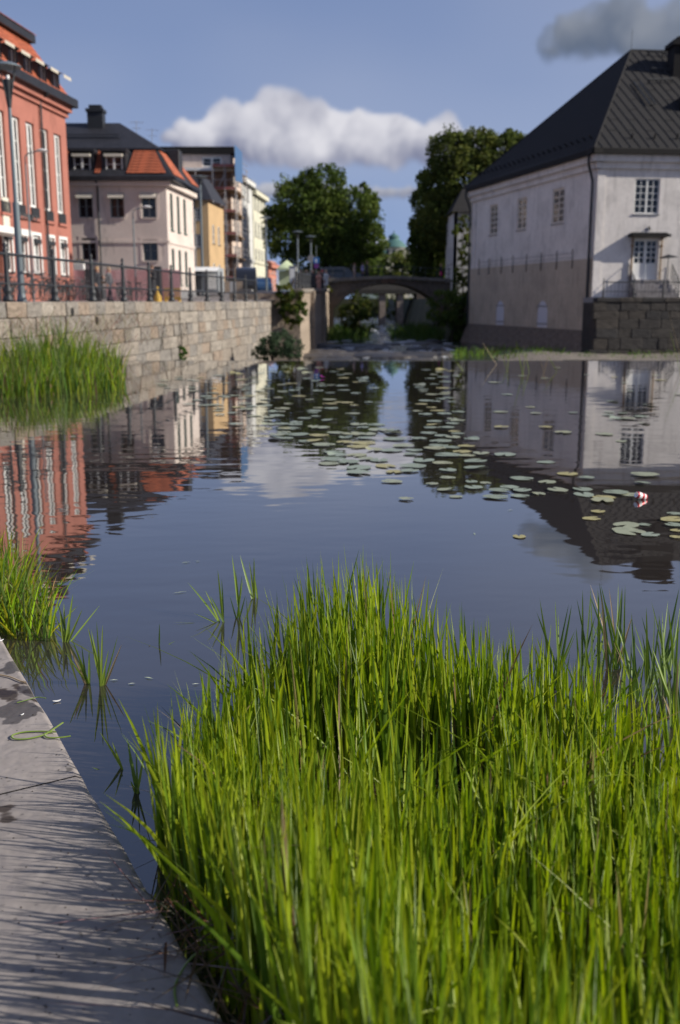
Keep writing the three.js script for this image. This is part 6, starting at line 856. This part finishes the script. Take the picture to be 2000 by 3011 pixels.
function pose(stride, armL, armR, coat) {
  const b = [[[0, 1.0, 0], [0, 1.32, 0], 0.14, 0.15, 'top'], [[-0.11, 1.38, 0], [0.11, 1.38, 0], 0.09, 0.09, 'top'], [[0, 1.42, 0], [0, 1.56, 0.01], 0.06, 0.055, 'skin'], [[0, 1.60, 0.02], [0, 1.68, 0], 0.095, 0.10, 'skin'], [[0, 1.63, 0.10], [0, 1.615, 0.115], 0.022, 0.018, 'skin'], [[-0.1, 1.63, 0], [0.1, 1.63, 0], 0.022, 0.022, 'skin'], [[0, 0.93, 0], [0, 1.0, 0], 0.15, 0.14, coat ? 'top' : 'legs']];
  if (coat) b.push([[0, 0.62, 0], [0, 0.95, 0], 0.19, 0.15, 'top']);
  for (const [s, st, am] of [[-1, stride, armL], [1, -stride, armR]]) {
    b.push([[0.09 * s, 0.92, 0], [0.1 * s, 0.5, st * 0.5 + 0.03], 0.085, 0.06, 'legs'], [[0.1 * s, 0.5, st * 0.5 + 0.03], [0.1 * s, 0.09, st], 0.058, 0.042, 'legs'], [[0.1 * s, 0.05, st - 0.04], [0.11 * s, 0.035, st + 0.15], 0.045, 0.035, 'shoe']);
    const el = am ? [0.24 * s, 1.13, 0.04] : [0.25 * s, 1.12, -st * 0.2], wr = am ? [0.12 * s, 1.2 + am * 0.15, 0.26] : [0.26 * s, 0.88, -st * 0.3 + 0.06];
    b.push([[0.19 * s, 1.38, 0], el, 0.058, 0.045, 'top'], [el, wr, 0.044, 0.032, 'top'], [wr, [wr[0], wr[1] - 0.09, wr[2] + 0.03], 0.036, 0.03, 'skin']);
    for (let q = 0; q < 4; q++) b.push([[wr[0] + (q - 1.5) * 0.004, wr[1] - 0.08, wr[2] + 0.03 + (q - 1.5) * 0.018], [wr[0], wr[1] - 0.15 - (q === 1 ? 0.012 : 0), wr[2] + 0.04 + (q - 1.5) * 0.02], 0.010, 0.008, 'skin']);
    b.push([[wr[0], wr[1] - 0.04, wr[2] + 0.05], [wr[0] - 0.02 * s, wr[1] - 0.09, wr[2] + 0.085], 0.011, 0.009, 'skin']);
  }
  return b;
}
{
  const skin = [0.42, 0.24, 0.17], P = [pose(0.16, 0, 0, false), pose(0.04, 1, 0.6, false), pose(0.12, 0, 0.5, true)], pm = mat([1, 1, 1], { vertexColors: true, roughness: 0.85 });
  const put = (label, px, Z, y, turn, ps, top, legs, hair, s = 1) => { const a = at(px, 850, Z), o = part(numbered('person'), personGeo(P[ps], { skin, top, legs, hair, shoe: [0.03, 0.03, 0.03] }), pm, scene); o.position.set(a.x, y, -Z); o.rotation.y = turn; o.scale.setScalar(s); tag(o, label, 'person'); };
  const y9 = rise(90);
  put('person in a long dark coat with fair hair walking past pink boards', 288, 53, 1.585, 1.3, 2, [0.02, 0.022, 0.03], [0.02, 0.02, 0.025], [0.40, 0.26, 0.12]);
  put('person in grey jacket walking beside the dark coated person', 322, 53.5, 1.585, 1.3, 0, [0.10, 0.10, 0.11], [0.05, 0.055, 0.07], [0.30, 0.22, 0.15]);
  put('person in dark clothes standing by the cabinet and yellow bollard', 449, 51, 1.585, -0.6, 2, [0.03, 0.03, 0.035], [0.025, 0.025, 0.03], [0.10, 0.06, 0.04]);
  put('person in pale striped top with fair hair in the bridge crowd', 902, 80, rise(80), 0.3, 1, [0.40, 0.42, 0.42], [0.05, 0.06, 0.09], [0.34, 0.22, 0.12]);
  put('person in black top facing the river in the bridge crowd', 920, 79, rise(79), 0.1, 0, [0.02, 0.02, 0.025], [0.03, 0.03, 0.05], [0.36, 0.25, 0.18]);
  put('person in salmon dress leaning on the railing by the bridge', 938, 78, rise(78), 0.4, 1, [0.50, 0.26, 0.20], [0.48, 0.26, 0.20], [0.2, 0.1, 0.06], 0.95);
  put('person with red hat at the back of the bridge crowd', 948, 86, rise(86), -0.4, 0, [0.03, 0.03, 0.035], [0.03, 0.03, 0.04], [0.45, 0.02, 0.02]);
  put('person in white shirt with fair hair at the bridge end', 959, 83, rise(83), 0.9, 2, [0.60, 0.60, 0.58], [0.10, 0.10, 0.12], [0.42, 0.30, 0.17]);
  put('person in pale blue top beside the white cabinet', 884, 84, rise(84), -0.5, 0, [0.14, 0.20, 0.26], [0.05, 0.05, 0.06], [0.15, 0.09, 0.05]);
  put('person in beige clothes walking on the stone bridge', 1042, 99, 3.45, 1.5, 0, [0.42, 0.32, 0.26], [0.35, 0.28, 0.24], [0.2, 0.12, 0.08]);
  put('person in lilac shirt walking on the stone bridge', 1066, 99.4, 3.5, 1.5, 0, [0.40, 0.36, 0.62], [0.04, 0.04, 0.08], [0.06, 0.04, 0.04]);
  put('tall person in dark jacket walking on the stone bridge', 1079, 100, 3.55, 1.5, 2, [0.03, 0.03, 0.035], [0.02, 0.02, 0.03], [0.16, 0.08, 0.05], 1.08);
  put('person in black with a pink bag at the far bridge end', 1296, 99, 3.42, -1.5, 0, [0.02, 0.02, 0.025], [0.03, 0.03, 0.04], [0.10, 0.06, 0.04]);
  const a = at(1297, 803, 98.7), bag = thing('pink_bag', 'bright pink bag carried by the person at the bridge end', 'bag', V3(a.x, a.y - 0.2, -98.72)); part('bag_body', chamferBox(0.26, 0.3, 0.12, 0.03).translate(0, 0.15, 0), mat([0.55, 0.01, 0.16]), bag); part('strap', pipe([V3(-0.08, 0.3, 0), V3(0, 0.5, 0), V3(0.08, 0.3, 0)], 0.012, 10, 5), mat([0.3, 0.01, 0.1]), bag);
}

// ================================================================ SMALL THINGS on and by the ledge
{
  const { ly } = scene.userData.ledge, r = rng(901);
  const strand = (label, pts, w, col) => { const q = pts.map(([x, y, up = 0]) => onLevel(x, y, ly + 0.006).add(V3(0, up, 0))), b0 = q[0].clone(), g = new THREE.TubeGeometry(new THREE.CatmullRomCurve3(q.map((p) => p.sub(b0))), 40, w, 5, false); g.scale(1, 0.6, 1); const o = part(numbered('grass_strand'), g, col, scene); o.position.copy(b0); tag(o, label, 'grass blade'); };
  strand('looped green grass blade lying across the ledge edge', [[186, 2124], [150, 2148], [130, 2160], [80, 2172], [42, 2172], [35, 2163], [60, 2154], [110, 2150], [165, 2152]], 0.004, bladeMats[0]);
  strand('short green grass blade lying beside the looped blade', [[208, 2164], [180, 2168], [140, 2168], [132, 2158], [160, 2150]], 0.004, bladeMats[0]);
  strand('thin green grass blade lying on the wet stain', [[136, 2053], [110, 2050], [80, 2058], [50, 2066]], 0.003, bladeMats[1]);
  strand('dry brown stalk lying on the wet stain', [[-10, 1982], [30, 1990], [60, 2002], [75, 2006]], 0.004, bladeMats[4]);
  strand('bent green blade on the lower slab near the dry stems', [[520, 2960], [515, 2900], [560, 2820], [620, 2775]], 0.003, bladeMats[1]);
  const feather = (label, px, py, lv, s, turn) => { const p = onLevel(px, py, lv), g = new THREE.SphereGeometry(0.02, 10, 6); g.scale(1, 0.12, 0.35); const ps = g.attributes.position; for (let i = 0; i < ps.count; i++) ps.setY(i, ps.getY(i) + 12 * ps.getX(i) ** 2); g.computeVertexNormals(); const o = part(numbered('feather'), g, M.white, scene); o.position.copy(p).add(V3(0, 0.004, 0)); o.scale.setScalar(s); o.rotation.y = turn; tag(o, label, 'feather'); };
  feather('white curled feather floating beside the ledge', 167, 2064, 0, 0.9, 0.4); feather('small white feather lying on the ledge end', 2, 1886, ly, 0.8, 0.8); feather('tiny white feather on the wet stain of the ledge', 66, 2104, ly, 0.5, 1.2);
  [[528, 1655, 565, 1652], [572, 1651, 590, 1649], [500, 1745, 560, 1738], [560, 2012, 590, 2010], [318, 2000, 352, 1999], [372, 2012, 402, 2008], [420, 1990, 455, 1996], [1490, 1502, 1512, 1498], [1390, 1566, 1400, 1572]].forEach(([x0, y0, x1, y1]) => { const a = onLevel(x0, y0, 0.004), b = onLevel(x1, y1, 0.004), m = a.clone().lerp(b, 0.5), d = b.clone().sub(a), n = V3(-d.z, 0, d.x).normalize().multiplyScalar(0.005), g = quadGeo([[a.clone().sub(m), m.clone().add(n).sub(m).add(V3(0, 0.002, 0)), b.clone().sub(m), n.clone().negate().add(V3(0, 0.002, 0))]]); const o = part(numbered('floating_blade'), g, bladeMats[1], scene); o.scale.setScalar(0.8); o.position.copy(m); tag(o, 'cut grass blade floating flat on the open water', 'grass blade', 'loose blades afloat'); });
  // grit, seeds and crumbs
  const g = []; for (let k = 0; k < 130; k++) { const px = rr(0, 640, r), py = rr(1900, 3000, r), p = onLevel(px, py, ly), e = p.clone().sub(scene.userData.ledge.C).dot(scene.userData.ledge.out); if (e < 0.02) continue; const s = rr(0.0008, 0.003, r); g.push(new THREE.IcosahedronGeometry(s, 0).scale(1.3, 0.7, 1).translate(p.x, ly + s * 0.4, p.z)); }
  const o = part('grit', g, mat([0.045, 0.036, 0.03]), scene); tag(o, 'dark grit and seeds strewn over the concrete ledge', 'grit', null, 'stuff');
}

renderer.render(scene, camera);
